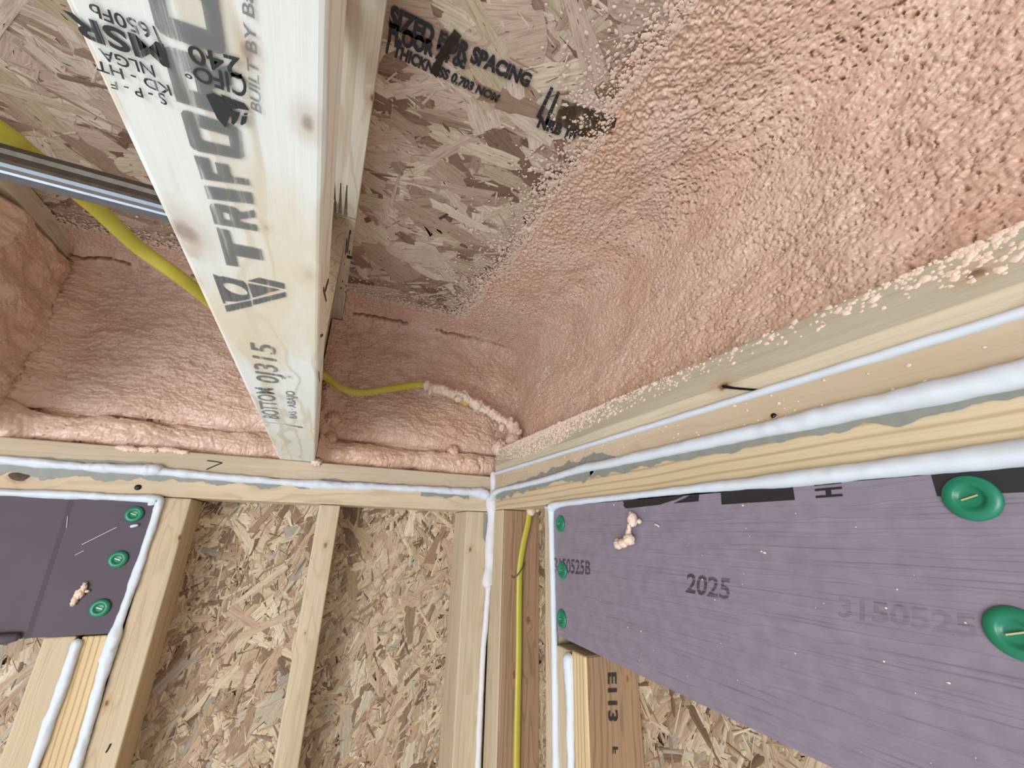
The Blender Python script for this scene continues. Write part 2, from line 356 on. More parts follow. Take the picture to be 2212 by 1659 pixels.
CE = .55      # underside of the subfloor
A = .4032     # inner face of the side wall
prop(osb('ceiling', (-1.15, -.3, CE), (1, 0, 0), (0, 1, 0), (0, 0, -1), (1.72, 1.314), [(5000, .05, .012, .0008), (3000, .10, .028, .0018), (6000, .035, .005, .0021), (9000, .016, .0026, .0023), (1500, .105, .032, .0026), (500, .06, .004, .0030)], M['osb_ceiling'], .12, .5, 3), kind='structure')
prop(osb('wall_back', (-1.15, 1.099, -.75), (1, 0, 0), (0, 0, 1), (0, -1, 0), (1.66, .9), [(9000, .045, .010, .0012), (7000, .038, .0065, .0022), (1700, .075, .015, .0025), (11000, .020, .0020, .0030)], M['osb_wall'], 1.25, .6, 5), kind='structure')
prop(osb('wall_right', (.502, -.35, -.75), (0, 1, 0), (0, 0, 1), (-1, 0, 0), (1.46, .9), [(5000, .045, .010, .0012), (5000, .04, .007, .0024), (1600, .06, .016, .0026), (5000, .03, .003, .0034)], M['osb_wall'], 2.2, .8, 8), kind='structure')
# the same sheets carried on behind the camera, plain
for nm_, lo_, hi_ in (('ceiling', (-3.2, -3.4, CE+.001), (.56, -.30, CE+.02)), ('ceiling', (-3.2, -.30, CE+.001), (-1.15, 1.15, CE+.02)), ('wall_right', (.505, -3.4, -2.5), (.52, -.35, CE)), ('wall_right', (.505, -.35, -2.5), (.52, 1.1, -.75)), ('wall_back', (-3.2, 1.101, -2.5), (.56, 1.115, -.75)), ('wall_back', (-3.2, 1.101, -.75), (-1.15, 1.115, CE))):
    box('panel_sheet', lo_, hi_, M['sheet'], bpy.data.objects[nm_], bev=0)
# rim boards and an added slot cover closing the joist space above the plates, hidden behind the foam
box('trim_1', (-1.15, 1.068, .1405), (.56, 1.095, CE+.03), M['web'], bev=0)['kind'] = 'structure'
box('slot_cover', (-1.15, .985, CE+.0305), (.60, 1.097, CE+.045), M['web'], bev=0)['kind'] = 'structure'  # unseen lid added over the slot so the foam crack stays dark
box('trim_2', (.535, -.35, .147), (.56, 1.066, CE+.01), M['web'], bev=0)['kind'] = 'structure'

# ------------------------------------------------------------------ lettering
def text_geo(s, quad, n, th=.0006, bold=0.0, shear=0.0):
    """flat lettering whose box is fitted to quad (bottom-left, bottom-right, top-right, top-left as one reads it)"""
    cu = bpy.data.curves.new('t', 'FONT'); cu.body = s; cu.offset = bold; cu.shear = shear; cu.resolution_u = 4
    ob = bpy.data.objects.new('t', cu); C.objects.link(ob); bpy.context.view_layer.update()
    me = bpy.data.meshes.new_from_object(ob.evaluated_get(bpy.context.evaluated_depsgraph_get()))
    bm = bmesh.new(); bm.from_mesh(me)
    xs = [v.co.x for v in bm.verts]; ys = [v.co.y for v in bm.verts]; x0, x1, y0, y1 = min(xs), max(xs), min(ys), max(ys)
    bl, br, tr, tl = map(Vector, quad); n = Vector(n)
    vs = []
    for v in bm.verts:
        a, b = (v.co.x-x0)/(x1-x0), (v.co.y-y0)/(y1-y0)
        vs.append((bl*(1-a)+br*a)*(1-b)+(tl*(1-a)+tr*a)*b+n*th)
    fs = [tuple(v.index for v in f.verts) for f in bm.faces]
    bm.free(); bpy.data.objects.remove(ob); bpy.data.curves.remove(cu); bpy.data.meshes.remove(me)
    return vs, fs
def letters(name, items, mat, parent, n, bold=0.0, th=.0006, shear=0.0):
    g = Geo()
    for s, q in items: g.add(*text_geo(s, q, n, th, bold, shear))
    return g.obj(name, mat, parent)

# ------------------------------------------------------------------ floor joist over the room
ZB = .1395
def curve_tube(name, pts, rad, mat, parent=None, seg=12, flatn=None, flat=1.0, wob=0., seed=0, step=.004, cap=True, lump=0., lumpscale=60., rng=None):
    """sweep with a wobbling radius along a smooth path. rad: number or list at the points. flatn: axis squeezed by flat"""
    P = np.array(pts, float); d = np.r_[0, np.cumsum(np.linalg.norm(np.diff(P, axis=0), axis=1))]
    n = max(3, int(d[-1]/step)); t = np.linspace(0, d[-1], n)
    if len(P) > 2:
        # Catmull-Rom through the points
        Q = np.vstack([2*P[0]-P[1], P, 2*P[-1]-P[-2]]); idx = np.clip(np.searchsorted(d, t, 'right')-1, 0, len(P)-2); u = ((t-d[idx])/(d[idx+1]-d[idx]))[:, None]
        a, b, c, e = Q[idx], Q[idx+1], Q[idx+2], Q[idx+3]
        X = .5*((2*b)+(c-a)*u+(2*a-5*b+4*c-e)*u**2+(3*b-a-3*c+e)*u**3)
    else: X = P[0]+(P[1]-P[0])*(t/d[-1])[:, None]
    R = np.interp(t, d, rad if np.ndim(rad) else [rad]*len(P))
    tn = np.gradient(X, axis=0); tn /= np.linalg.norm(tn, axis=1)[:, None]
    ref = np.array(flatn if flatn is not None else (0.13, .21, .97)); a = ref-tn*(tn@ref)[:, None]; a /= np.linalg.norm(a, axis=1)[:, None]; b = np.cross(tn, a)
    an = np.linspace(0, 2*np.pi, seg, endpoint=False)
    wr = 1+wob*fbm(t*lumpscale*.35+seed*7.1, np.zeros_like(t)+seed, 3, seed)
    X = X+(a*perlin(t*lumpscale*.2, t*0+3.3+seed, seed+4)[:, None]+b*perlin(t*lumpscale*.2, t*0+9.3+seed, seed+5)[:, None])*R[:, None]*wob*.6
    rr = (R*wr)[:, None]*np.ones((1, seg))
    if lump: rr = rr*(1+lump*fbm(t[:, None]*lumpscale+seed, np.cos(an)[None, :]*2+np.sin(an)[None, :]*3.1+5, 3, seed+9))
    if cap:
        e = np.minimum(t, d[-1]-t)/np.maximum(R, 1e-6); rr = rr*np.sqrt(np.clip(1-(1-np.clip(e, 0, 1))**2, .0, 1))[:, None]
    V = X[:, None, :]+a[:, None, :]*(np.cos(an)[None, :, None]*rr[..., None]*flat)+b[:, None, :]*(np.sin(an)[None, :, None]*rr[..., None])
    i = np.arange(n-1)[:, None]*seg; j = np.arange(seg)[None, :]; j2 = (j+1) % seg
    Fc = np.stack([i+j, i+j2, i+seg+j2, i+seg+j], -1).reshape(-1, 4)
    if name is None: return V.reshape(-1, 3), Fc
    return mesh_obj(name, V.reshape(-1, 3), Fc, mat, parent, True)

def upper_chord(root, x0, x1, cutouts):
    if not cutouts: return box('upper_chord', (x0, -.25, .508), (x1, 1.058, CE-.003), M['upchord'], root, bev=.0012)
    g = Geo(); zt = .521; e = .0010     # finger slots cut up into the underside, narrowing towards the room
    g.box((x0, -.25, zt), (x1, 1.058, CE-.003)); g.box((x0, -.25, .508), (x1, .561, zt-.0001)); g.box((x0, .6385, .508), (x1, 1.058, zt-.0001))
    le = [x0]+[xa+.0009 for xa in (-.0575, -.0485, -.0395)]; le2 = [x0]+[xa+.0062 for xa in (-.0575, -.0485, -.0395)]
    ri = [xa-.0005 for xa in (-.0575, -.0485, -.0395)]+[x1]; ri2 = ri
    for k in range(4):
        a, b, c, d = le[k], ri[k], ri2[k], le2[k]
        g.add([(a, .5611, .508), (b, .5611, .508), (c, .633, .508), (d, .633, .508), (a, .5611, zt), (b, .5611, zt), (c, .633, zt), (d, .633, zt)], [(0, 3, 2, 1), (4, 5, 6, 7), (0, 1, 5, 4), (1, 2, 6, 5), (2, 3, 7, 6), (3, 0, 4, 7)])
    return g.obj('upper_chord', M['upchord'], root)
def make_joist(dx, label, detail):
    x0, x1 = -.0893+dx, -.0197+dx
    r = empty('floor_joist', (x0/2+x1/2, .4, ZB), label, 'joist', 'open web floor joists overhead')
    box('lower_chord', (x0, -.25, ZB), (x1, 1.06, ZB+.0400), M['joist'], r, bev=.003, seg=3)
    upper_chord(r, x0, x1, detail)
    g = Geo()     # end panel between the chords, thinner towards the wall
    xa, xb, xc = x0+.012, -.0305+dx, -.0450+dx
    g.add([(xa, .6385, ZB+.0402), (xb, .6385, ZB+.0402), (xc, 1.035, ZB+.0402), (xa, 1.035, ZB+.0402), (xa, .6385, .5075), (xb, .6385, .5075), (xc, 1.035, .5075), (xa, 1.035, .5075)],
          [(0, 3, 2, 1), (4, 5, 6, 7), (0, 1, 5, 4), (1, 2, 6, 5), (2, 3, 7, 6), (3, 0, 4, 7)])
    g.obj('end_panel', M['web'], r)
    for (ya, yb) in ((.62, .50), (.30, .44), (.24, .10), (-.14, 0.04)):
        g = Geo(); h = .018; za, zb = (.5078, ZB+.0403)
        g.add([(x, y, z) for x in (x0+.016, x1-.036) for (y, z) in ((ya-h, za), (ya+h, za), (yb+h, zb), (yb-h, zb))],
              [(0, 1, 2, 3), (7, 6, 5, 4), (0, 4, 5, 1), (1, 5, 6, 2), (2, 6, 7, 3), (3, 7, 4, 0)])
        g.obj('diagonal_strut', M['upchord'], r)
    return r
joist = make_joist(0, 'pale spruce floor joist with big grey stamped lettering underneath, resting on the back wall plate', True)
n_dn = (0, 0, -1)
TRI = [('T', [(-.0488, .2400, ZB), (-.0492, .2090, ZB), (-.0676, .2100, ZB), (-.0685, .2440, ZB)]),
       ('R', [(-.0492, .2040, ZB), (-.0490, .1880, ZB), (-.0676, .1920, ZB), (-.0680, .2075, ZB)]),
       ('I', [(-.0488, .1839, ZB), (-.0488, .1765, ZB), (-.0672, .1810, ZB), (-.0674, .1895, ZB)]),
       ('F', [(-.0489, .1722, ZB), (-.0489, .1610, ZB), (-.0674, .1645, ZB), (-.0676, .1775, ZB)]),
       ('O', [(-.0490, .1580, ZB), (-.0485, .1424, ZB), (-.0672, .1430, ZB), (-.0676, .1620, ZB)]),
       ('R', [(-.0490, .1390, ZB), (-.0485, .1185, ZB), (-.0668, .1205, ZB), (-.0674, .1405, ZB)]),
       ('C', [(-.0488, .1160, ZB), (-.0484, .0960, ZB), (-.0660, .0970, ZB), (-.0668, .1175, ZB)])]
BLOCK = {'T': [[(0, .70), (1, .70), (1, 1), (0, 1)], [(.33, 0), (.67, 0), (.67, .70), (.33, .70)]], 'I': [[(0, 0), (1, 0), (1, 1), (0, 1)]],
         'F': [[(0, 0), (.34, 0), (.34, 1), (0, 1)], [(.34, .72), (1, .72), (1, 1), (.34, 1)], [(.34, .36), (.88, .36), (.88, .62), (.34, .62)]],
         'R': [[(0, 0), (.32, 0), (.32, 1), (0, 1)], [(.32, .74), (.64, .74), (.80, 1), (.32, 1)], [(.64, .74), (.66, .66), (1, .60), (1, .88), (.95, .96), (.80, 1)], [(.66, .66), (.62, .60), (.32, .60), (.32, .36), (.86, .36), (.97, .44), (1, .60)], [(.46, .36), (.76, .36), (1, 0), (.66, 0)]],
         'O': [[(.12, 0), (.88, 0), (.66, .24), (.34, .24)], [(.88, 0), (.97, .05), (1, .14), (1, .86), (.97, .95), (.88, 1), (.66, .76), (.66, .24)], [(.88, 1), (.12, 1), (.34, .76), (.66, .76)], [(.12, 1), (.03, .95), (0, .86), (0, .14), (.03, .05), (.12, 0), (.34, .24), (.34, .76)]],
         'C': [[(.12, 0), (.88, 0), (.72, .24), (.32, .24)], [(.88, 0), (.97, .05), (1, .14), (1, .34), (.72, .34), (.72, .24)], [(.88, 1), (.12, 1), (.32, .76), (.72, .76)], [(.88, 1), (.72, .76), (.72, .66), (1, .66), (1, .86), (.97, .95)], [(.12, 1), (.03, .95), (0, .86), (0, .14), (.03, .05), (.12, 0), (.32, .24), (.32, .76)]]}
g = Geo()      # heavy block capitals, printed as one stamp
for ch_, q4 in TRI:
    bl, br, tr, tl = map(Vector, q4)
    for pl in BLOCK[ch_]:
        pts = [(bl*(1-a)+br*a)*(1-b)+(tl*(1-a)+tr*a)*b for a, b in pl]
        k = len(g.v); g.v += [tuple(p_+Vector(n_dn)*.0006) for p_ in pts]; g.f.append(tuple(range(k, k+len(pts))))
g.obj('large_stamped_letters', M['ink_grey'], joist)
for it in (
    ('BOTTOM', [(-.0648, .6175, ZB), (-.0618, .4698, ZB), (-.0800, .4818, ZB), (-.0850, .6260, ZB)]),
    ('0J315', [(-.0488, .4519, ZB), (-.0463, .3465, ZB), (-.0701, .3560, ZB), (-.0760, .4641, ZB)]),
    ('BAS \u00b7 ABAJO', [(-.0407, .6013, ZB), (-.0392, .4726, ZB), (-.0510, .48, ZB), (-.0524, .6089, ZB)]),
    ('BUILT BY Ba', [(-.0407, .1327, ZB), (-.0392, .0932, ZB), (-.0423, .0947, ZB), (-.0441, .1334, ZB)])): letters('small_stamped_letters', [it], M['ink_grey'], joist, n_dn, 0.012, shear=.25)
letters('grade_stamp', [
    ('S - P - F', [(-.0704, .1388, ZB), (-.0856, .1411, ZB), (-.0862, .1443, ZB), (-.0705, .1435, ZB)]),
    ('KD - HT', [(-.0681, .1346, ZB), (-.0874, .1349, ZB), (-.0881, .1388, ZB), (-.068, .1385, ZB)]),
    ('NLGA', [(-.071, .1291, ZB), (-.0849, .1301, ZB), (-.0851, .134, ZB), (-.0712, .1334, ZB)]),
    ('1650Fb', [(-.0667, .1152, ZB), (-.0821, .116, ZB), (-.0828, .1198, ZB), (-.0661, .12, ZB)]),
    ('CIFO\u00b0', [(-.044, .1190, ZB), (-.0624, .1250, ZB), (-.0622, .1290, ZB), (-.0446, .1289, ZB)]),
    ('240', [(-.0451, .1143, ZB), (-.0596, .1169, ZB), (-.0594, .1226, ZB), (-.0451, .122, ZB)])], M['ink_dark'], joist, n_dn, .014, th=.0009)
letters('grade_stamp', [('MSR', [(-.0658, .1198, ZB), (-.0898, .1215, ZB), (-.0900, .1285, ZB), (-.0662, .1279, ZB)])], M['ink_dark'], joist, n_dn, .028, th=.0009)
g = Geo()
for pl in ([(-.0775, .2586), (-.0757, .259), (-.0771, .2943), (-.078, .2945)], [(-.0599, .2601), (-.0431, .2589), (-.0592, .2771)],
           [(-.0596, .2568), (-.0532, .2502), (-.0401, .2502), (-.04, .2564)], [(-.0778, .2979), (-.0611, .2823), (-.0613, .29), (-.0779, .3067)],
           [(-.0598, .2809), (-.0398, .2605), (-.0399, .2664), (-.0602, .2878)]):
    g.poly([(x, y, ZB-.0003) for x, y in pl], n_dn, .0003)
outer = [(-.0754, .2584), (-.0610, .2589), (-.0611, .2801), (-.0766, .2938)]; ci = (-.0680, .2710)
hole = [(ci[0]+.0064*math.cos(a)+.0008*math.sin(a), ci[1]+.0066*math.sin(a)) for a in [i*math.pi/12 for i in range(24)]]
def edge_pt(a):
    best = None
    for i in range(4):
        p, q = outer[i], outer[(i+1) % 4]; dx, dy = math.cos(a), math.sin(a); ex, ey = q[0]-p[0], q[1]-p[1]; det = dx*ey-dy*ex
        if abs(det) < 1e-12: continue
        t = ((p[0]-ci[0])*ey-(p[1]-ci[1])*ex)/det; s_ = ((p[0]-ci[0])*dy-(p[1]-ci[1])*dx)/det
        if t > 0 and -1e-6 <= s_ <= 1+1e-6 and (best is None or t < best): best = t
    return (ci[0]+best*math.cos(a), ci[1]+best*math.sin(a))
for i in range(24):
    b0, b1 = hole[i], hole[(i+1) % 24]
    o0, o1 = [edge_pt(math.atan2(b[1]-ci[1], b[0]-ci[0])) for b in (b0, b1)]
    g.poly([(b0[0], b0[1], ZB-.0003), (o0[0], o0[1], ZB-.0003), (o1[0], o1[1], ZB-.0003), (b1[0], b1[1], ZB-.0003)], n_dn, .0003)
g.obj('printed_emblem', M['ink_grey'], joist)
g = Geo()
for pl in ([(-.0573, .1329), (-.0549, .1312), (-.0525, .1314), (-.0502, .1357), (-.0534, .1442), (-.0555, .1413)], [(-.0526, .1305), (-.05, .1306), (-.0479, .1337), (-.0506, .135)],
           [(-.0494, .1307), (-.0459, .1307), (-.0446, .1327), (-.0476, .1336)], [(-.0502, .1361), (-.0476, .1352), (-.0489, .1389), (-.0504, .1416), (-.0512, .1412)],
           [(-.0472, .1365), (-.0454, .1357), (-.0463, .1388), (-.0477, .1405), (-.0482, .1401)], [(-.0464, .1348), (-.0452, .1343), (-.0454, .1351), (-.0465, .1356)]):
    g.poly([(x, y, ZB-.0008) for x, y in pl], n_dn, .0003)
g.obj('leaf_emblem', M['ink_dark'], joist)
# marker lines and scorch flecks on the joist end
g = Geo(); rg = random.Random(4)
for (x, ya, yb, wd) in ((-.0272, .668, .735, .0014), (-.0300, .70, .742, .0012)):
    g = Geo(); g.box((x, ya, .5060), (x+wd, yb, .5078)); g.obj('marker_line', M['black'], joist)
g = Geo(); g.box((-.0262, .745, .5060), (-.0172, .752, .5078)); g.obj('marker_line', M['black'], joist)
g = Geo()
for i in range(9):
    y = rg.uniform(.65, .9); x = rg.uniform(-.032, -.019); g.box((x, y, .5066), (x+rg.uniform(.0008, .002), y+rg.uniform(.003, .012), .5079))
g.obj('scorch_flecks', M['black'], joist)['kind'] = 'stuff'
for (y0, z0, y1, z1) in ((.262, .150, .31, .167), (.33, .146, .355, .158), (.41, .143, .47, .153), (.28, .160, .287, .172)):
    g = Geo(); g.add([(-.0196, y0, z0), (-.0196, y0+.006, z0), (-.0196, y1+.004, z1), (-.0196, y1, z1), (-.0191, y0, z0), (-.0191, y0+.006, z0), (-.0191, y1+.004, z1), (-.0191, y1, z1)],
          [(0, 1, 2, 3), (7, 6, 5, 4), (0, 4, 5, 1), (1, 5, 6, 2), (2, 6, 7, 3), (3, 7, 4, 0)]); g.obj('bark_streak', M['black'], joist)
# glue line with dirt across the underside
vs, fc = curve_tube(None, [(-.0885, .652, ZB-.0001), (-.07, .648, ZB-.0001), (-.05, .652, ZB-.0001), (-.035, .66, ZB-.0001), (-.021, .655, ZB-.0001)], [.0012, .0015, .003, .004, .0012], None, None, 6, (0, 0, 1), .12, .6, 3, .001, True, .5, 200)
mesh_obj('glue_line', vs, fc, M['smear'], joist, True)

# ------------------------------------------------------------------ neighbouring joist at the left edge of the picture
j2 = make_joist(-.5213, 'partly hidden floor joist at the left end of the foam, only its upper chord showing', False)

# ------------------------------------------------------------------ stamped lettering on the subfloor
def tag_struct(o): return prop(o, kind='structure')
ceil_o = bpy.data.objects['ceiling']
zc = CE-.0042
def lift(q): return [(x*zc/.5485, y*zc/.5485, zc) for x, y, z in q]
letters('stamped_lettering', [
    ('SIZED FOR SPACING', lift([(-.0158, .3386, 0), (.1613, .3303, 0), (.16, .3119, 0), (-.0156, .3141, 0)])),
    ('FLOOR 24 oc', lift([(-.0136, .3532, 0), (.079, .3445, 0), (.0778, .3285, 0), (-.0149, .3316, 0)])),
    ('1 THICKNESS 0.703 NOM', lift([(-.0145, .3686, 0), (.1317, .3662, 0), (.1332, .3537, 0), (-.0138, .3517, 0)])),
    ('11', lift([(.1895, .3602, 0), (.2095, .3642, 0), (.2026, .3171, 0), (.1874, .3152, 0)])),
    ('NRB 10', lift([(.1969, .3742, 0), (.2578, .3693, 0), (.2538, .3508, 0), (.1947, .3562, 0)]))], M['ink_osb'], ceil_o, n_dn, .055)
g = Geo(); g.poly([(x, y, zc-.0007) for x, y in ((.0543, .3054), (.0642, .3088), (.0523, .3449), (.0497, .3677), (.0404, .363), (.047, .3289))], n_dn, .0002)
N = NT('dark_smudge'); N.out(srgb(42, 36, 22), .5); N.b.inputs['Alpha'].default_value = .72; g.obj('dark_smudge', N.m, ceil_o)
g = Geo(); g.poly([(x, y, zc-.0002) for x, y in ((.2083, .3217), (.2346, .3194), (.2715, .3133), (.2882, .3073), (.3007, .3303), (.2698, .3562), (.255, .3567), (.2157, .3543))], n_dn, .0002)
N = NT('brown_smudge'); p = N.pos(); f = N.ramp(N.noise(N.scaled(p, 60, 60, 60), 1, 3), [(.35, (.15, .15, .15)), (.6, (.9, .9, .9))]); N.l(f, N.b.inputs['Alpha']); g.obj('brown_smudge', N.out(srgb(70, 52, 34), .6), ceil_o)

# ------------------------------------------------------------------ wall framing
def lumber(name, lo, hi, mat, label, cat, group=None, bev=.003):
    return prop(box(name, lo, hi, mat, bev=bev, seg=3), label, cat, group)
tpu = lumber('top_plate', (-1.15, 1.0, .0990), (.4022, 1.098, ZB-.0003), M['plateB2'], 'upper top plate of the back wall, directly under the stamped joist', 'top plate')
tpl = lumber('top_plate', (-1.15, 1.0, .0520), (.4022, 1.098, .0980), M['plateB'], 'lower top plate of the back wall, across the heads of its studs', 'top plate')
spu = lumber('top_plate', (A, -.3, .1050), (.501, 1.098, .1445), M['plateR2'], 'upper top plate of the side wall, between two white foam beads', 'top plate')
spl = lumber('top_plate', (A, -.3, .0555), (.501, 1.098, .1040), M['plateR'], 'ribbed lower top plate of the side wall, just above the large purple board', 'top plate')
rim = lumber('end_joist_chord', (A+.0005, -.3, .1455), (.470, .99, .2065), M['rim'], 'weathered grey joist chord spattered with foam, on top of the side wall plates', 'joist', bev=.0035)
SZ = -.72
lumber('wall_stud', (.3370, 1.0, SZ), (.4025, 1.098, .0510), M['stud'], 'pale stud with a dark knot left of the corner foam bead', 'wall stud')
lumber('wall_stud', (.0050, 1.0, SZ), (.0470, 1.098, .0510), M['stud'], 'lone narrow stud standing between two bays of bare strand board', 'wall stud')
lumber('wall_stud', (-.2655, 1.0, SZ), (-.2215, 1.098, .0510), M['stud'], 'full height stud right of the small purple board', 'wall stud')
lumber('wall_stud', (-.3170, 1.0, SZ), (-.2785, 1.098, -.1740), M['stud_ribbed'], 'ribbed cut stud below the small purple board, between two white beads', 'wall stud')
lumber('wall_stud', (-.3640, 1.0, SZ), (-.3235, 1.098, -.1725), M['stud'], 'smooth cut stud at the lower left beside dark strand board', 'wall stud')
bs = lumber('wall_stud', (A+.004, .9285, SZ), (.501, .998, .0545), M['stud_brown'], 'brown corner stud with the yellow cable stapled on it', 'wall stud')
box('front_edge', (A, .9300, SZ), (A+.0038, .998, .0545), M['stud'], bs, bev=.0012)['label'] = 'pale front edge'
lumber('wall_stud', (A, .6935, SZ), (.501, .7280, .0545), M['stud'], 'pale side wall stud left of the large purple board', 'wall stud')
lumber('wall_stud', (A, .6500, SZ), (.501, .6870, -.1720), M['stud'], 'smooth pale cut stud under the large board corner', 'wall stud')
e3 = lumber('wall_stud', (A, .6035, SZ), (.501, .6420, -.1700), M['stud_ribbed'], 'ribbed cut stud under the large board, its brown side stamped E113', 'wall stud')
o = box('stud_side', (A+.0025, .6022, SZ+.002), (.4985, .6040, -.1715), M['stud_brown'], e3, bev=0)
for it in (('E113', [(.4573, .6018, -.1946), (.4558, .6018, -.2553), (.4375, .6018, -.2535), (.4409, .6018, -.1937)]),
           ('F', [(.4524, .6018, -.2856), (.4526, .6018, -.2931), (.4421, .6018, -.2915), (.4426, .6018, -.2842)])): letters('stamped_letters', [it], M['ink_stud'], e3, (0, -1, 0), .03)
mesh_obj('knot_hole', *(lambda v, f: (v, f.tolist()))(*[x for x in (lambda: (np.array([(-.4715+.0125*math.cos(a)*(1+.18*math.sin(3*a))*q, .9989-.0006*(1-q), .0735+.0072*math.sin(a)*(1+.2*math.cos(2*a+1))*q) for q in (1, .55, .05) for a in [i*math.pi/14 for i in range(28)]]), np.array([(k*28+i, k*28+(i+1) % 28, (k+1)*28+(i+1) % 28, (k+1)*28+i) for k in range(2) for i in range(28)])))()]), M['knot'], tpl)
# pen tick on the upper plate
vs, fc = curve_tube(None, [(-.2116, .9990, .1065), (-.1995, .9990, .1150), (-.1879, .9990, .1222), (-.1885, .9990, .1224), (-.2000, .9990, .1238), (-.2150, .9990, .1246)], .0011, None, None, 6, (0, 1, 0), .4, .2, 1, .002)
mesh_obj('pen_mark', vs, fc, M['black'], tpu, True)

# ------------------------------------------------------------------ purple insulation boards
lb = empty('insulation_board', (-.6, 1.02, -.172), 'small dark purple insulation board over the cut studs at the left', 'insulation board')
g = Geo()   # one sheet with a soft crease where the film has lifted
yo = [(-1.15, .9985), (-.400, .9985), (-.392, .9984), (-.3855, .9998), (-.272, .9998)]; k = len(yo)
top = [(x-(.004 if 0 < i < k-1 else 0), y, .0440) for i, (x, y) in enumerate(yo)]; bot = [(x+(.006 if 0 < i < k-1 else 0), y, -.1720) for i, (x, y) in enumerate(yo)]
tb = [(x, 1.05, z) for x, y, z in top]; bb = [(x, 1.05, z) for x, y, z in bot]
g.add(top+bot+tb+bb, [(i, k+i, k+i+1, i+1) for i in range(k-1)]+[(k+i, 3*k+i, 3*k+i+1, k+i+1) for i in range(k-1)]+[(i, i+1, 2*k+i+1, 2*k+i) for i in range(k-1)]+[(2*k+i, 2*k+i+1, 3*k+i+1, 3*k+i) for i in range(k-1)]+[(k-1, 2*k-1, 4*k-1, 3*k-1)])
g.obj('board_body', M['board_dark'], lb)
curve_tube('film_fold', [(-1.1, .994, -.170), (-.6, .994, -.1725), (-.43, .993, -.171), (-.3895, .995, -.168)], [.008, .008, .008, .006], M['board_dark'], lb, wob=.1)
g = Geo()
for (x0, z0, x1, z1, wd) in ((-.3580, -.033, -.3185, -.004, .0006), (-.3620, -.050, -.352, -.043, .0005), (-.386, -.006, -.3895, .012, .0009)):
    g = Geo(); g.add([(x0, .9985, z0), (x0+wd, .9985, z0-wd), (x1, .9985, z1), (x1-wd, .9985, z1+wd)], [(0, 1, 2, 3)]); g.obj('scratch', M['white2'], lb)
rb = empty('insulation_board', (A, .2, -.165), 'large purple insulation board with black print fixed across the side wall', 'insulation board')
g = Geo()
yy = [(-.32, .0440), (.10, .0472), (.6935, .0500), (.6835, -.1573), (.26, -.1671), (-.32, -.170)]
g.poly([(A-.0004, y, z) for y, z in yy], (1, 0, 0), .055)
g.obj('board_body', M['board'], rb)
g = Geo(); xf = A-.0007
def rb_poly(pts): g.poly([(xf, y, z) for y, z in pts], (-1, 0, 0), .0002)
rb_poly([(.4911, .0485), (.4907, .0426), (.4890, .0400), (.4855, .0385), (.4811, .0383), (.4200, .0400), (.3900, .0450), (.3750, .0492)])
rb_poly([(.3675, .0490), (.3770, .0455), (.3960, .0405), (.3572, .0408), (.3550, .0490)])
rb_poly([(.3255, .0488), (.3268, .0356), (.2475, .0358), (.2467, .0485)])
rb_poly([(.1468, .0475), (.1473, .0323), (-.31, .0285), (-.31, .0440)])
g.obj('black_print', M['print_black'], rb)
nR = (-1, 0, 0)
def shx(q): return [(xf, y, z) for x, y, z in q]
letters('printed_letter', [('H', shx([(A, .2072, .0364), (A, .2060, .0443), (A, .2280, .0440), (A, .2287, .0362)])), ('I', shx([(A, .2277, .0466), (A, .2274, .0480), (A, .2055, .0482), (A, .2058, .0468)]))], M['print_black'], rb, nR, .03, .0003)
letters('date_stamp', [('2025', shx([(A, .3924, -.0586), (A, .3345, -.059), (A, .329, -.0382), (A, .3863, -.0377)]))], M['ink_board'], rb, nR, .02, .0003)
letters('date_stamp', [('3150525B', shx([(A, .6914, -.0620), (A, .5809, -.0571), (A, .5781, -.0358), (A, .6907, -.0372)]))], M['ink_board'], rb, nR, .02, .0003)
letters('faded_stamp', [('3150525', shx([(A, .2323, -.0573), (A, .1500, -.0571), (A, .1470, -.0426), (A, .2288, -.042)]))], M['ink_faint'], rb, nR, .03, .0003)
# raised film wrinkles running along the big board
g = Geo(); rg = random.Random(11)
for i in range(46):
    z0 = -.160+i*.0044+rg.uniform(-.001, .001); y = rg.uniform(-.2, .1)
    while y < .66:
        L = rg.uniform(.05, .28); dz = rg.uniform(-.0012, .0012); h = rg.uniform(.00025, .0006)
        if z0 < .030 and y+L < .675:
            lim = -.1573+(.6835-(y+L))*-.0235
            if z0+dz > lim+.004:
                g.add([(A-.0003, y, z0), (A-.0003-h, y+L*.5, z0+dz*.5), (A-.0003, y+L, z0+dz), (A-.0003, y+L*.5, z0+dz*.5+.0012)], [(0, 1, 2), (0, 3, 1), (1, 3, 2)])
                g.v[-4:] = [(A-.0003, y, z0), (A-.0004-h, y+L*.5, z0+dz*.5), (A-.0003, y+L, z0+dz), (A-.0003, y+L*.5, z0+dz*.5+.0014)]
        y += L+rg.uniform(.01, .12)
g.obj('film_wrinkle', M['board'], rb)

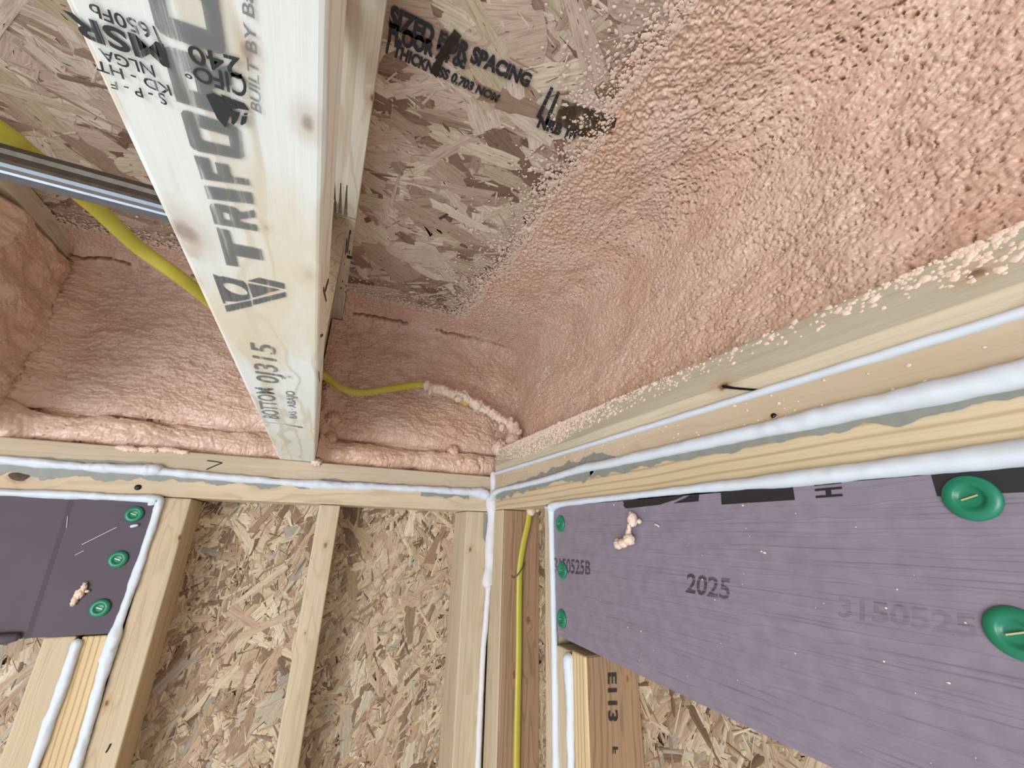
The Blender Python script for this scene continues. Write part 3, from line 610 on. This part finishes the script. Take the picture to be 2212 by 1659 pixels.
# ------------------------------------------------------------------ green cap fasteners
def cap_mesh(axis):
    """round plastic cap with a dished centre, lying in the wall plane (axis 1 = back wall, 0 = side wall)"""
    prof = [(0, .0014), (.0050, .0013), (.0066, .0017), (.0078, .0034), (.0092, .0040), (.0120, .0036), (.0142, .0026), (.0150, .0012), (.0149, 0), (0, 0)]
    vs = []; fs = []; seg = 40
    for r, h in prof:
        for k in range(seg):
            a = 2*math.pi*k/seg; u, v = r*math.cos(a), r*math.sin(a)
            vs.append((u, -h, v) if axis == 1 else (-h, -u, v))
    for i in range(len(prof)-1):
        for k in range(seg): fs.append((i*seg+k, i*seg+(k+1) % seg, (i+1)*seg+(k+1) % seg, (i+1)*seg+k))
    return vs, fs
protos = {}
def cap(axis, pos, label, tilt, sc_=1.0):
    r = empty('cap_fastener', pos, label, 'cap fastener', 'green cap fasteners holding the purple boards')
    if axis not in protos:
        vs, fs = cap_mesh(axis)
        c = mesh_obj('cap', [tuple(np.array(v)+np.array(pos)) for v in vs], fs, M['green'], r, True)
        g = Geo(); L = .0046
        if axis == 1: g.box((pos[0]-L, pos[1]-.0038, pos[2]-.0005), (pos[0]+L, pos[1]-.0026, pos[2]+.0005))
        else: g.box((pos[0]-.0038, pos[1]-L, pos[2]-.0005), (pos[0]-.0026, pos[1]+L, pos[2]+.0005))
        s = g.obj('staple', M['staple'], r); protos[axis] = (c, s)
    else:
        for ch in protos[axis]:
            d = ch.copy(); C.objects.link(d); d.parent = r; d.location = ch.location.copy()
    r.rotation_euler = (0, tilt, 0) if axis == 1 else (tilt, 0, 0)
    r.scale = (sc_,)*3
    return r
yb = .9983
cap(1, (-.3001, yb, .0190), 'topmost green cap on the small purple board, foam streak over its rim', .30, .92)
cap(1, (-.3021, yb, -.0566), 'middle green cap of the three on the small purple board', .30, .92)
cap(1, (-.3050, yb, -.1325), 'lowest green cap on the small purple board', .30, .92)
xb_ = A-.0006
cap(0, (xb_, .6670, .0200), 'uppermost green cap at the left edge of the large purple board', -.25, .95)
cap(0, (xb_, .6629, -.0563), 'green cap over the date code at the left edge of the large board', -.25, .95)
cap(0, (xb_, .6680, -.1305), 'lowest green cap near the bottom left corner of the large board', -.25, .95)
cap(0, (xb_, .1301, .0300), 'large looking green cap overlapping the black print at the upper right', -.32, 1.0)
cap(0, (xb_, .1310, -.0500), 'lower green cap at the right end of the large board, cut off at the edge', -.32, 1.0)

# ------------------------------------------------------------------ white foam sealant beads
def bead(name, pts, rad, label, seed, mat='white', lump=.18, wob=.22, n=None, fl=.8):
    return prop(curve_tube(name, pts, rad, M[mat], None, 14, n, fl, wob, seed, .0025, True, lump, 40), label, 'foam bead')
b1 = bead('foam_bead', [(-1.1, .998, .098), (-.55, .998, .0990), (-.35, .998, .0975), (-.29, .997, .0985), (-.26, .998, .0965), (-.1, .998, .0930), (.02, .998, .0915), (.15, .998, .0955), (.30, .997, .0965), (.36, .996, .0965), (.395, .992, .088)], [.0100, .0095, .010, .0135, .0095, .0085, .011, .0095, .010, .013, .015], 'long white foam bead between the two top plates of the back wall', 1)
b2 = bead('foam_bead', [(-1.1, .998, .0480), (-.5, .998, .0470), (-.32, .998, .0465), (-.2780, .997, .0455), (-.2690, .997, .0360), (-.2690, .998, -.05), (-.2720, .998, -.15), (-.2735, .998, -.19), (-.2720, .998, -.3), (-.2700, .998, -.55)], [.0085, .008, .0075, .010, .008, .0062, .0075, .0115, .0075, .009], 'white foam bead bordering the top and right edge of the small purple board', 2)
b3 = bead('foam_bead', [(-.3200, .998, -.176), (-.3200, .998, -.25), (-.3215, .998, -.33), (-.3195, .998, -.55)], [.0082, .0078, .0075, .008], 'short white foam bead between the two cut studs at the lower left', 3)
b4 = bead('corner_foam_bead', [(A-.004, .993, .152), (A-.003, .992, .13), (A-.002, .993, .105), (A-.005, .991, .075), (A-.002, .992, .03), (A-.005, .992, -.03), (A-.004, .992, -.075), (A-.0075, .993, -.11), (A-.005, .994, -.125), (A-.0075, .995, -.2), (A-.011, .996, -.28), (A-.012, .996, -.6)], [.006, .0085, .008, .015, .011, .0125, .0125, .014, .006, .0062, .006, .0062], 'vertical greyish white foam bead filling the wall corner', 4, 'white2', .12, .14)
b5 = bead('foam_bead', [(A-.001, .985, .1455), (A-.001, .8, .1450), (A-.001, .5, .1448), (A-.001, .2, .1448), (A-.001, -.25, .1448)], [.0050, .0050, .0048, .0052, .0052], 'thin white foam bead under the weathered joist chord', 5, 'white', .08, .08)
b6 = bead('foam_bead', [(A-.003, .985, .0960), (A-.002, .93, .1010), (A-.002, .85, .1010), (A-.002, .72, .1025), (A-.002, .6, .1075), (A-.002, .5, .1065), (A-.002, .3, .1055), (A-.002, .1, .1045), (A-.002, -.25, .1040)], [.0085, .0062, .0070, .0068, .0085, .0085, .0095, .0115, .0120], 'thick white foam bead between the two top plates of the side wall', 6, 'white', .10, .12)
b7 = bead('foam_bead', [(A-.002, -.25, .0530), (A-.002, .08, .0550), (A-.002, .25, .0545), (A-.002, .38, .0550), (A-.002, .5, .0545), (A-.002, .64, .0540), (A-.003, .6900, .0500), (A-.002, .6965, .035), (A-.002, .6950, -.05), (A-.002, .6920, -.14), (A-.002, .6905, -.25), (A-.002, .6900, -.6)], [.0115, .0105, .0085, .0060, .0058, .0062, .0105, .0060, .0055, .0052, .0058, .0062], 'white foam bead bordering the top and left edge of the large purple board', 7, 'white', .1, .12)
b8 = bead('foam_bead', [(A-.002, .6460, -.1740), (A-.003, .6460, -.20), (A-.002, .6460, -.25), (A-.002, .6465, -.35), (A-.002, .6460, -.6)], [.0105, .0085, .0068, .0060, .0060], 'short white foam bead between the two cut studs of the side wall', 8)
# small dribbles where the beads end
for par, p, r in ((b2, (-.2850, .996, .036), .005), (b2, (-.3000, .996, -.003), .0042), (b7, (A-.003, .7080, .0475), .0042)):
    curve_tube('foam_drip', [p, (p[0]+(.012 if par is b2 else 0), p[1]+(0 if par is b2 else .012), p[2]+.004)], r, M['white'], par, 10, None, .7, .3, 3, .0015, True, .2, 80)

def smear(par, axis, pts_top, pts_bot, seed):
    """ragged film of grey sealant on the lumber next to a bead; axis 1 = back wall (runs along x), 0 = side wall (runs along y)"""
    n = 320; tt = np.linspace(0, 1, n); rr = np.array(pts_top); rb_ = np.array(pts_bot)
    a = np.interp(tt, np.linspace(0, 1, len(rr)), rr[:, 0]); z1 = np.interp(tt, np.linspace(0, 1, len(rr)), rr[:, 1]); z0 = np.interp(tt, np.linspace(0, 1, len(rb_)), rb_[:, 1])
    dn = fbm(a*24+seed, a*0+seed, 2, seed)+.25*perlin(a*130, a*0+seed, seed+3); amp = np.abs(z1-z0)*.55
    z0 = z0+dn*amp
    vs = []
    for i in range(n):
        for z in (z1[i], z0[i]): vs.append((a[i], .9991, z) if axis == 1 else (A-.0009, a[i], z))
    fs = [(2*i, 2*i+1, 2*i+3, 2*i+2) for i in range(n-1)]
    return mesh_obj('sealant_smear', vs, fs, M['smear'], par)
smear(b1, 1, [(-.50, .098), (-.20, .097), (-.02, .093)], [(-.50, .074), (-.32, .078), (-.25, .083), (-.20, .081), (-.02, .082)], 2)
smear(b1, 1, [(-.46, .100), (-.30, .104), (-.27, .100)], [(-.46, .108), (-.35, .112), (-.27, .104)], 5)
smear(b1, 1, [(.22, .094), (.34, .094)], [(.22, .082), (.34, .080)], 9)
smear(b1, 1, [(0, .096), (.18, .100)], [(0, .104), (.18, .1045)], 19)
smear(b6, 0, [(.975, .100), (.72, .101), (.60, .104), (.56, .104)], [(.975, .080), (.86, .088), (.72, .096), (.62, .083), (.56, .098)], 12)
smear(b6, 0, [(.57, .104), (.40, .104), (.1, .102), (-.2, .102)], [(.57, .090), (.45, .092), (.30, .0905), (.1, .0885), (-.2, .0885)], 14)
smear(b6, 0, [(.93, .104), (.72, .106), (.55, .113), (.50, .112)], [(.93, .106), (.80, .118), (.66, .129), (.50, .114)], 16)
smear(bpy.data.objects[b4.name], 1, [(.382, .05), (.398, .04)], [(.382, -.01), (.398, -.03)], 21)

# ------------------------------------------------------------------ pink spray foam
def foam_surface(U_, V_, kind, rngseed):
    pass
rg_ = np.random.default_rng(2)
def profile(pts, step):
    P = np.array(pts, float)
    # smooth the polyline by two rounds of corner cutting
    for _ in range(3):
        Q = np.empty((2*(len(P)-1), 2)); Q[0::2] = P[:-1]*.75+P[1:]*.25; Q[1::2] = P[:-1]*.25+P[1:]*.75; P = np.vstack([P[0], Q, P[-1]])
    d = np.r_[0, np.cumsum(np.linalg.norm(np.diff(P, axis=0), axis=1))]; s = np.arange(0, d[-1], step)
    X = np.stack([np.interp(s, d, P[:, 0]), np.interp(s, d, P[:, 1])], 1); T = np.gradient(X, axis=0); T /= np.linalg.norm(T, axis=1)[:, None]
    return s, X, T
def popcorn(a, b, sc1, seed, aniso=1.0):
    """cell-like foam texture: rounded lumps with creases, 0..1ish"""
    wa = a+.006*fbm(a*60, b*60, 2, seed+3); wb = b+.006*fbm(a*60+9, b*60, 2, seed+5)
    f1, f2 = worley(wa*sc1/aniso, wb*sc1, seed); l = 1-np.minimum(f1, 1)**2
    g1, g2 = worley(wa*sc1*2.3/aniso, wb*sc1*2.3, seed+31)
    return l*.65+(1-np.minimum(g1, 1)**2)*.35

# side cove and ceiling spray
st = .00125
s, X, T = profile([(.452, .200), (.468, .2072), (.480, .238), (.489, .33), (.492, .42), (.482, .485), (.452, .522), (.405, .5390), (.345, .5455), (.28, .5480), (.195, .5488)], st)
ys = np.arange(-.08, 1.045, st)
S_, Y_ = np.meshgrid(s, ys, indexing='ij'); PX = X[:, 0][:, None]*np.ones_like(Y_); PZ = X[:, 1][:, None]*np.ones_like(Y_)
nx, nz = -T[:, 1], T[:, 0]      # pointing to the room (left and down)
sg = np.sign((nx*-1+nz*-1)); nx = nx*sg; nz = nz*sg
xb = .288+.014*perlin(ys*9, ys*0+.3, 4)+.006*perlin(ys*31, ys*0+2.3, 5)
yb2 = .975
thick = np.maximum((PX-xb[None, :])/.036, (Y_-yb2)/.030)
full = sstep(.6, 3.2, thick)
grain = fbm(S_*185, Y_*185, 3, 40)
grain2 = fbm(S_*95+4, Y_*95, 3, 44)
pop = popcorn(S_, Y_*.9, 62, 21, 1.15); big = fbm(S_*7+1, Y_*5, 3, 12)
lum = fbm(S_*26+5, Y_*17, 3, 18); rip = fbm(S_*75+lum*1.2, Y_*38, 2, 61)
flk = shingle(Y_, S_, 62, 105, 90)
flk2 = shingle(Y_, S_, 30, 46, 190)
h = full*(.010*big+.0026*(pop-.5)+.0026*lum+.0026*flk*(.6+.6*perlin(Y_*12, S_*12, 91))+.0034*flk2*(.5+.7*perlin(Y_*6, S_*7, 93)))+.0011*grain*(.6+.4*full)
pits = sstep(.50, .66, fbm(S_*150+7, Y_*130+3, 2, 77)+.22*perlin(S_*14, Y_*10, 78)); h = h-pits*.0085*(.45+.55*full)-.0034*sstep(.42, .62, perlin(S_*255+3, Y_*235+7, 177)+.2*perlin(S_*25, Y_*20, 178))
thin = np.clip(thick, -1.8, 2.0)*.0027+.0028*(grain*.7+grain2*.75)+.0009
h = h+(1-full)*thin+full*.0060
roll = np.exp(-((S_-.012)/.012)**2); h = h+roll*(.006+.006*perlin(Y_*22, S_*10, 3))
VX = PX+nx[:, None]*h; VZ = PZ+nz[:, None]*h
cove_v = np.stack([VX, Y_, VZ], -1).reshape(-1, 3); cove_f = grid_faces(len(s), len(ys))
keepy = thick.ravel() > -2.2
m = keepy[cove_f].any(1); cove_f = cove_f[m]

def rim_grid(x0, x1, seed, left):
    s, X, T = profile([(1.040, .1402), (1.022, .147), (1.017, .166), (1.026, .190), (1.050, .200), (1.036, .219), (1.038, .27), (1.044, .38), (1.045, .47), (1.037, .515), (1.020, .535), (.998, .5455), (.96, .5478), (.905, .5488)], st)
    xs = np.arange(x0, x1, st); S_, Q_ = np.meshgrid(s, xs, indexing='ij')
    PY = X[:, 0][:, None]*np.ones_like(Q_); PZ = X[:, 1][:, None]*np.ones_like(Q_)
    ny, nz = -T[:, 1], T[:, 0]; sg = np.sign(-ny-nz*1.0001); ny = ny*sg; nz = nz*sg
    ybn = .950+.014*perlin(xs*10, xs*0+.7, seed+1)
    thick = (PY-ybn[None, :])/.028; thick = np.where(PZ < .53, 3., thick); full = sstep(.8, 2.6, thick)
    grain = fbm(S_*190, Q_*190, 3, seed+2); grain2 = fbm(S_*95, Q_*95, 3, seed+3)
    pop = popcorn(Q_, S_*1.25, 48, seed+4, 1.3); big = fbm(S_*9, Q_*8, 3, seed+6); lum = fbm(S_*34, Q_*22, 3, seed+8)
    low = .35+.65*sstep(.17, .30, PZ)
    rip = fbm(S_*105+lum, Q_*42, 2, seed+61)
    flk = shingle(Q_, PZ+PY*.3, 40, 86, seed+91)
    h = full*(.009*big+.0024*(pop-.5)*low+.0030*lum+.0066*flk*low*(.75+.35*perlin(Q_*12, S_*12, 91)))+.0006*grain*(.5+.5*full)
    rollm = np.exp(-((PZ-.166)/.016)**2); h = h+rollm*(.004*perlin(Q_*24, S_*6, seed+9)+.0025*np.abs(perlin(Q_*85+2*perlin(Q_*20, S_*20, 3), S_*14, seed+10)))
    crease = np.exp(-((PZ-.196)/.003)**2)*(.5+.5*perlin(Q_*40, S_*0, seed)); h = h-crease*.006
    cy = 1.021+.005*perlin(Q_*22, S_*0+2, seed+21)+.0028*perlin(Q_*95, S_*0+5, seed+22); crack = np.exp(-((PY-cy)/.0022)**2)*sstep(-.12, .12, perlin(Q_*9+3.4, S_*0+.37, seed+19)+.25*perlin(Q_*70, S_*0+1.4, seed+23))*(PZ > .52)
    pits = sstep(.62, .85, fbm(S_*120+7, Q_*120+3, 2, seed+77)); h = h-pits*.003
    thin = np.clip(thick, -1.6, 2.0)*.0026+.0026*(grain*.7+grain2*.75)+.0006
    h = h+(1-full)*thin+.0045*full-crack*.024
    if left:      # foam piled up along the neighbouring joist
        k = sstep(-.485, -.535, Q_); h = h+full*k*.02
        k2 = np.exp(-((Q_+.082)/.014)**2); h = h+full*k2*.012*(1+perlin(S_*40, Q_*20, 9))
    else:
        k2 = np.exp(-((Q_+.022)/.020)**2)*sstep(.42, .30, PZ); h = h+full*k2*(.024+.014*perlin(S_*28, Q_*20, 9))
        k3 = np.exp(-((Q_-.20)/.085)**2-((PZ-.255)/.045)**2); h = h+full*k3*.016
    VY = PY+ny[:, None]*h; VZ = PZ+nz[:, None]*h
    VX = Q_.copy()
    VY = np.where((PZ < .20) & (VZ < .150), np.maximum(VY, 1.004), VY)
    if left: VX = np.where((PZ < .188) | (PZ > .5075), np.minimum(VX, -.0900), VX)
    else: VX = np.where((PZ < .188) | (PZ > .5075), np.maximum(VX, -.0190), VX)
    v = np.stack([VX, VY, VZ], -1).reshape(-1, 3); f = grid_faces(len(s), len(xs)); m = (thick.ravel() > -1.9)[f].any(1)
    return v, f[m]
rv, rf = rim_grid(-.042, .505, 100, False)
# rounded lumps that sit on the foam in the corner and by the joist end
def blob(c, r, seed, sq=(1, 1, 1), n=48, amp=.25, fr=3.):
    th = np.linspace(0, np.pi, n//2+1); ph = np.linspace(0, 2*np.pi, n, endpoint=False); Tt, Pp = np.meshgrid(th, ph, indexing='ij')
    d = np.stack([np.sin(Tt)*np.cos(Pp), np.sin(Tt)*np.sin(Pp), np.cos(Tt)], -1)
    rr = r*(1+amp*fbm(d[..., 0]*fr+seed, d[..., 1]*fr+d[..., 2]*fr*1.7, 3, seed))
    v = d*rr[..., None]*np.array(sq)+np.array(c); k = n
    i = np.arange(n//2)[:, None]*k; j = np.arange(k)[None, :]; f = np.stack([i+j, i+(j+1) % k, i+k+(j+1) % k, i+k+j], -1).reshape(-1, 4)
    return v.reshape(-1, 3), f
def join(parts):
    V = []; Fc = []; k = 0
    for v, f in parts: V.append(v); Fc.append(f+k); k += len(v)
    return np.concatenate(V), np.concatenate(Fc)
parts = [(cove_v, cove_f), (rv, rf), blob((.345, 1.02, .172), .019, 3), blob((.318, 1.026, .170), .020, 5), blob((.372, 1.022, .180), .014, 8), blob((.30, 1.032, .200), .016, 11),
         blob((.415, .99, .215), .022, 12), blob((.445, .97, .235), .022, 14), blob((.36, 1.016, .160), .012, 15), blob((-.005, 1.022, .165), .014, 16), blob((.002, 1.028, .20), .016, 17), blob((.0, 1.03, .245), .018, 18)]
v, f = join(parts)
prop(mesh_obj('spray_foam', v, f, M['foam'], None, True), 'big mass of salmon pink spray foam filling the corner and spreading onto the ceiling', 'spray foam')
v, f = rim_grid(-.60, -.0640, 300, True)
# foam climbing the side of the neighbouring joist, from its lower chord up to the upper one
zz = np.arange(.17, .512, st); yy_ = np.arange(.70, 1.045, st); Zg, Yg = np.meshgrid(zz, yy_, indexing='ij')
edge = sstep(.74, .86, Yg+.03*perlin(Zg*14, Yg*6, 7)); hx = -.580+edge*(.045+.012*fbm(Zg*13, Yg*9, 3, 5)+.012*np.abs(perlin(Zg*20, Yg*7, 15))+.0035*shingle(Yg, Zg, 50, 80, 19))
hx = hx-.03*sstep(.49, .512, Zg)
sv, sf = np.stack([hx, Yg, Zg], -1).reshape(-1, 3), grid_faces(len(zz), len(yy_))[:, ::-1]
v, f = (np.concatenate([v, sv]), np.concatenate([f, sf+len(v)]))
lf = prop(mesh_obj('spray_foam', v, f, M['foam2'], None, True), 'salmon pink spray foam filling the joist bay left of the stamped joist', 'spray foam')
v, f = join([blob((-.350+i*.0085, 1.0005-.0006*(i % 3), .1372-.0022*math.sin(i*.55+.3)), .0062+.0014*math.sin(i*1.7), 60+i, (1.7, .5, .75), 24, .45, 4) for i in range(12)])
mesh_obj('overflow_foam', v, f, M['crumb'], lf, True)
prop(mesh_obj('foam_dab', *blob((-.0165, .997, .139), .0085, 31, (1.3, .6, .9), 32, .5, 4), M['crumb'], None, True), 'small pale pink foam dab at the foot of the stamped joist', 'foam dab')
prop(mesh_obj('foam_plug', *join([blob((.4640, .902, .0520), .0105, 33, (1, 1, .9), 36, .15, 3), blob((.478, .900, .0555), .0045, 35, (1.5, 1, 1), 20, .5, 4)]), M['crumb'], None, True), 'round pink foam plug where the yellow cable enters the plate', 'foam plug')

# foam flecks stuck on the lumber: uncountable
def flecks(name, n, place, label, mat='crumb', seed=1):
    rg = np.random.default_rng(seed); V = []; Fc = []; k = 0
    bv = np.array([(1, 0, 0), (.3, .9, .1), (-.8, .5, 0), (-.7, -.6, .1), (.4, -.9, 0), (0, 0, .8)]); bf = [(0, 1, 5), (1, 2, 5), (2, 3, 5), (3, 4, 5), (4, 0, 5)]
    for i in range(n):
        p, r, nrm, t = place(rg)
        b = np.cross(nrm, t); q = bv*rg.uniform(.6, 1.4, (6, 1))
        V.append(p+r*(q[:, :1]*t*1.3+q[:, 1:2]*b+q[:, 2:]*nrm)); Fc += [[a+k for a in f_] for f_ in bf]; k += 6
    return prop(mesh_obj(name, np.concatenate(V), Fc, M[mat], None, True), label, 'foam flecks', kind='stuff')
def on_chord(rg):
    while True:
        y = rg.uniform(-.15, .985); t = rg.random()**(1.6)
        dens = .98*np.exp(-((y-.76)/.21)**2)+.07+.70*np.exp(-((y-.0)/.12)**2)+.12*np.exp(-((y-.45)/.12)**2)
        lim = .35+.65*dens
        if rg.random() < dens and t < lim*1.05 and rg.random() > t*(1.2-dens): break
    return np.array([A+.0006, y, .2055-t*.040]), rg.lognormal(-6.35, .38)*(.8 if y > .3 else .95), np.array([-1., 0, 0]), np.array([0, 1., 0])
flecks('foam_flecks', 4200, on_chord, 'pale pink foam flecks spattered over the weathered joist chord', seed=3)
def on_chord_top(rg):
    y = .985-rg.exponential(.22); return np.array([A+.004+rg.uniform(0, .01), y, .2068]), rg.lognormal(-5.9, .3), np.array([-.6, 0, .8]), np.array([0, 1., 0])
flecks('foam_flecks', 1800, on_chord_top, 'crumbly pink foam crust along the top edge of the weathered chord near the corner', seed=6)
def on_ceiling(rg):
    while True:
        if rg.random() < .62:
            y = rg.uniform(.02, .98); x = .292-rg.exponential(.026)+.014*float(perlin(np.array([y*9]), np.array([.3]), 4)[0])
        else:
            x = rg.uniform(-.60, .30); y = .955-rg.exponential(.022)
            if -.095 < x < -.014: continue
        if -.62 < x < .30 and (x > -.014 or x < -.095): break
    a = rg.uniform(0, 6.28); return np.array([x, y, CE-.0040]), rg.lognormal(-6.35, .40), np.array([0, 0, -1.]), np.array([np.cos(a), np.sin(a), 0])
flecks('foam_flecks', 7500, on_ceiling, 'fine white foam overspray peppering the strand board ceiling along the foam edge', seed=4)
def on_rb(rg):
    return np.array([A-.0008, rg.uniform(.05, .68), rg.uniform(-.15, .046)]), rg.lognormal(-7.35, .35), np.array([-1., 0, 0]), np.array([0, 1., 0])
flecks('foam_flecks', 60, on_rb, 'tiny white foam specks dotted over the large purple board', seed=5)
def on_pl(rg):
    return np.array([A-.0003, rg.uniform(.05, .95), rg.uniform(.110, .140)]), rg.lognormal(-6.8, .35), np.array([-1., 0, 0]), np.array([0, 1., 0])
flecks('foam_flecks', 120, on_pl, 'sparse pale specks on the upper top plate of the side wall', seed=15)

# crumbs lying on the purple boards
g = Geo(); v, f = join([blob((-.3345, .9965, -.1000), .0052, 41, (.8, .6, 1.3), 28, .5, 4), blob((-.3375, .9965, -.1100), .0065, 42, (.9, .5, 1.1), 28, .5, 4), blob((-.3410, .9965, -.1200), .0050, 43, (.8, .5, 1.4), 28, .5, 4), blob((-.3290, .9965, -.1060), .0030, 44, (1.2, .6, .7), 20, .4, 4)])
prop(mesh_obj('foam_crumb', v, f, M['crumb'], None, True), 'ragged pale foam crumb stuck on the small purple board', 'foam crumb')
v, f = join([blob((A-.010, .4630, .0225), .0078, 51, (.9, .75, 1.15), 36, .25, 3), blob((A-.008, .4525, .0200), .0032, 52, (1, 1, 1), 20, .3, 3), blob((A-.009, .4720, .0120), .0030, 53, (1, .8, 2.0), 24, .2, 3), blob((A-.009, .4745, .0040), .0042, 58, (1, .9, 1.7), 24, .2, 3),
             blob((A-.011, .4720, -.0030), .0078, 54, (1, .95, .9), 36, .22, 3), blob((A-.010, .4860, -.0080), .0070, 55, (.9, 1.1, .8), 36, .2, 3), blob((A-.008, .4990, -.0105), .0068, 56, (.9, 1.05, .85), 36, .2, 3), blob((A-.006, .5030, -.0060), .0038, 57, (1, 1, 1), 20, .3, 3)])
prop(mesh_obj('foam_crumb', v, f, M['crumb'], None, True), 'dangling chain of pink foam crumbs on the large purple board', 'foam crumb')
prop(curve_tube('foam_crumb', [(A-.002, .4300, .0155), (A-.003, .4265, .0160), (A-.002, .4220, .0130)], .0015, M['crumb'], None, 10, None, .8, .3, 5, .001), 'tiny curled foam crumb right of the dangling chain', 'foam crumb')

# ------------------------------------------------------------------ cables, channel, fixings
cab = empty('electrical_cable', (0, .98, .32), 'yellow electrical cable crossing behind the joist, its far end coated in foam', 'cable')
curve_tube('cable_jacket', [(-1.05, -.12, .50), (-.80, .03, .44), (-.55, .20, .37), (-.42, .31, .340), (-.3203, .4313, .3314), (-.3059, .4597, .3317), (-.2848, .5297, .3376), (-.2596, .5907, .3320), (-.2181, .6348, .3211), (-.165, .75, .318), (-.095, .90, .322), (-.0376, .955, .326), (.008, .968, .3060), (.052, .975, .3045), (.123, .980, .3290), (.198, .985, .3520), (.262, .985, .3380), (.32, .98, .318)], .0088, M['yellow'], cab, 16, (-.35, .8, .5), .6, 0., 1, .004)
cr = [(.194, .982, .3540), (.205, .980, .352), (.252, .975, .3420), (.304, .970, .330), (.37, .965, .301), (.435, .958, .268), (.462, .955, .250)]
curve_tube('foam_crust', cr, [.008, .0130, .0115, .0130, .0125, .0135, .011], M['crumb'], cab, 20, None, .95, .45, 7, .0018, True, .45, 130)
for v, f in ([blob((.212, .972, .337), .008, 71, (.6, .6, 1.5), 24, .4, 4), blob((.300, .965, .344), .007, 72, (1.2, .7, .8), 24, .6, 4), blob((.404, .955, .262), .009, 73, (.9, .7, 1.1), 24, .5, 4), blob((.285, .962, .322), .009, 74, (1.3, .7, .9), 24, .5, 4), blob((.43, .955, .285), .008, 75, (1, .7, 1), 24, .5, 4)]): mesh_obj('foam_crust', v, f, M['crumb'], cab, True)
vc = empty('electrical_cable', (.455, .92, -.7), 'yellow electrical cable running down the brown corner stud', 'cable')
curve_tube('cable_jacket', [(.4660, .915, .052), (.4640, .916, .03), (.4550, .918, -.01), (.4480, .920, -.05), (.4450, .921, -.085), (.4450, .9215, -.14), (.4460, .9215, -.25), (.4450, .921, -.35), (.4440, .921, -.7)], .0072, M['yellow'], vc, 16, (0, 1, 0), .6, 0., 2, .004)
prop(curve_tube('cable_staple', [(.4310, .926, -.0920), (.4330, .9155, -.0900), (.4420, .9130, -.0790), (.4520, .9145, -.0660), (.4545, .926, -.0640)], .0013, M['gray_metal'], None, 8, None, 1, 0, 1, .001), 'slanted metal staple holding the yellow cable on the brown stud', 'staple')
ch = empty('metal_channel', (-.6, .43, .286), 'galvanised steel channel running sideways in front of the yellow cable', 'metal channel')
def extrude_x(pts, x0, x1, name, mat, parent, th=.0011):
    k = len(pts); vs = [(x, y, z) for x in (x0, x1) for y, z in pts]
    back = [(x, y+th*.3, z+th) for x, y, z in vs]; fs = [(i, i+1, k+i+1, k+i) for i in range(k-1)]
    fs += [tuple(2*k+j for j in reversed(q)) for q in fs]+[(0, k, 3*k, 2*k), (k-1, 3*k-1, 4*k-1, 2*k-1)][:0]
    return mesh_obj(name, vs+back, fs, mat, parent)
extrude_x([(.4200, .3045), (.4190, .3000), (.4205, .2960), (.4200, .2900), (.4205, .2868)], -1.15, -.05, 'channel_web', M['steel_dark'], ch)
extrude_x([(.4205, .2868), (.4240, .2852), (.4280, .2850), (.4300, .2868), (.4320, .2868), (.4335, .2852), (.4440, .2852), (.4458, .2862), (.4465, .2885)], -1.15, -.05, 'channel_flange', M['steel'], ch)

def nail(pos, axis, label, r=.0042):
    v = []; f = []; seg = 16
    for k, (rad, h) in enumerate(((0, .0016), (r*.7, .0018), (r, .0008), (r, -.001))):
        for j in range(seg):
            a = 2*math.pi*j/seg; u, w_ = rad*math.cos(a), rad*math.sin(a)
            v.append((pos[0]+u, pos[1]-h, pos[2]+w_) if axis == 1 else (pos[0]-h, pos[1]+u, pos[2]+w_))
    for i in range(3):
        for j in range(seg): f.append((i*seg+j, i*seg+(j+1) % seg, (i+1)*seg+(j+1) % seg, (i+1)*seg+j))
    return prop(mesh_obj('nail_head', v, f, M['nail'], None, True), label, 'nail')
nail((-.3079, .9990, .0663), 1, 'black nail head in the lower back plate above the small purple board', .0050)
nail((A-.0002, .2511, .1178), 0, 'round dark nail head in the upper side plate', .0026)
nail((-.2865, .9985, .1070), 1, 'small dark nail poking out above the foam blister on the back wall bead', .0022)
tn = prop(curve_tube('toe_nail', [(A-.0012, .302, .1655), (A-.0018, .285, .1575), (A-.0008, .2600, .1478)], [.0026, .0017, .0014], M['nail'], None, 10, None, .8, 0, 1, .001), 'slanted rusty nail bent into a gouge in the weathered chord', 'nail')
prop(curve_tube('staple_line', [(-.2362, .9990, -.3270), (-.2375, .9988, -.3330), (-.2395, .9990, -.3390)], .0012, M['nail'], None, 8, None, .6, 0, 1, .001), 'short black staple in the full height stud near the bottom', 'staple')
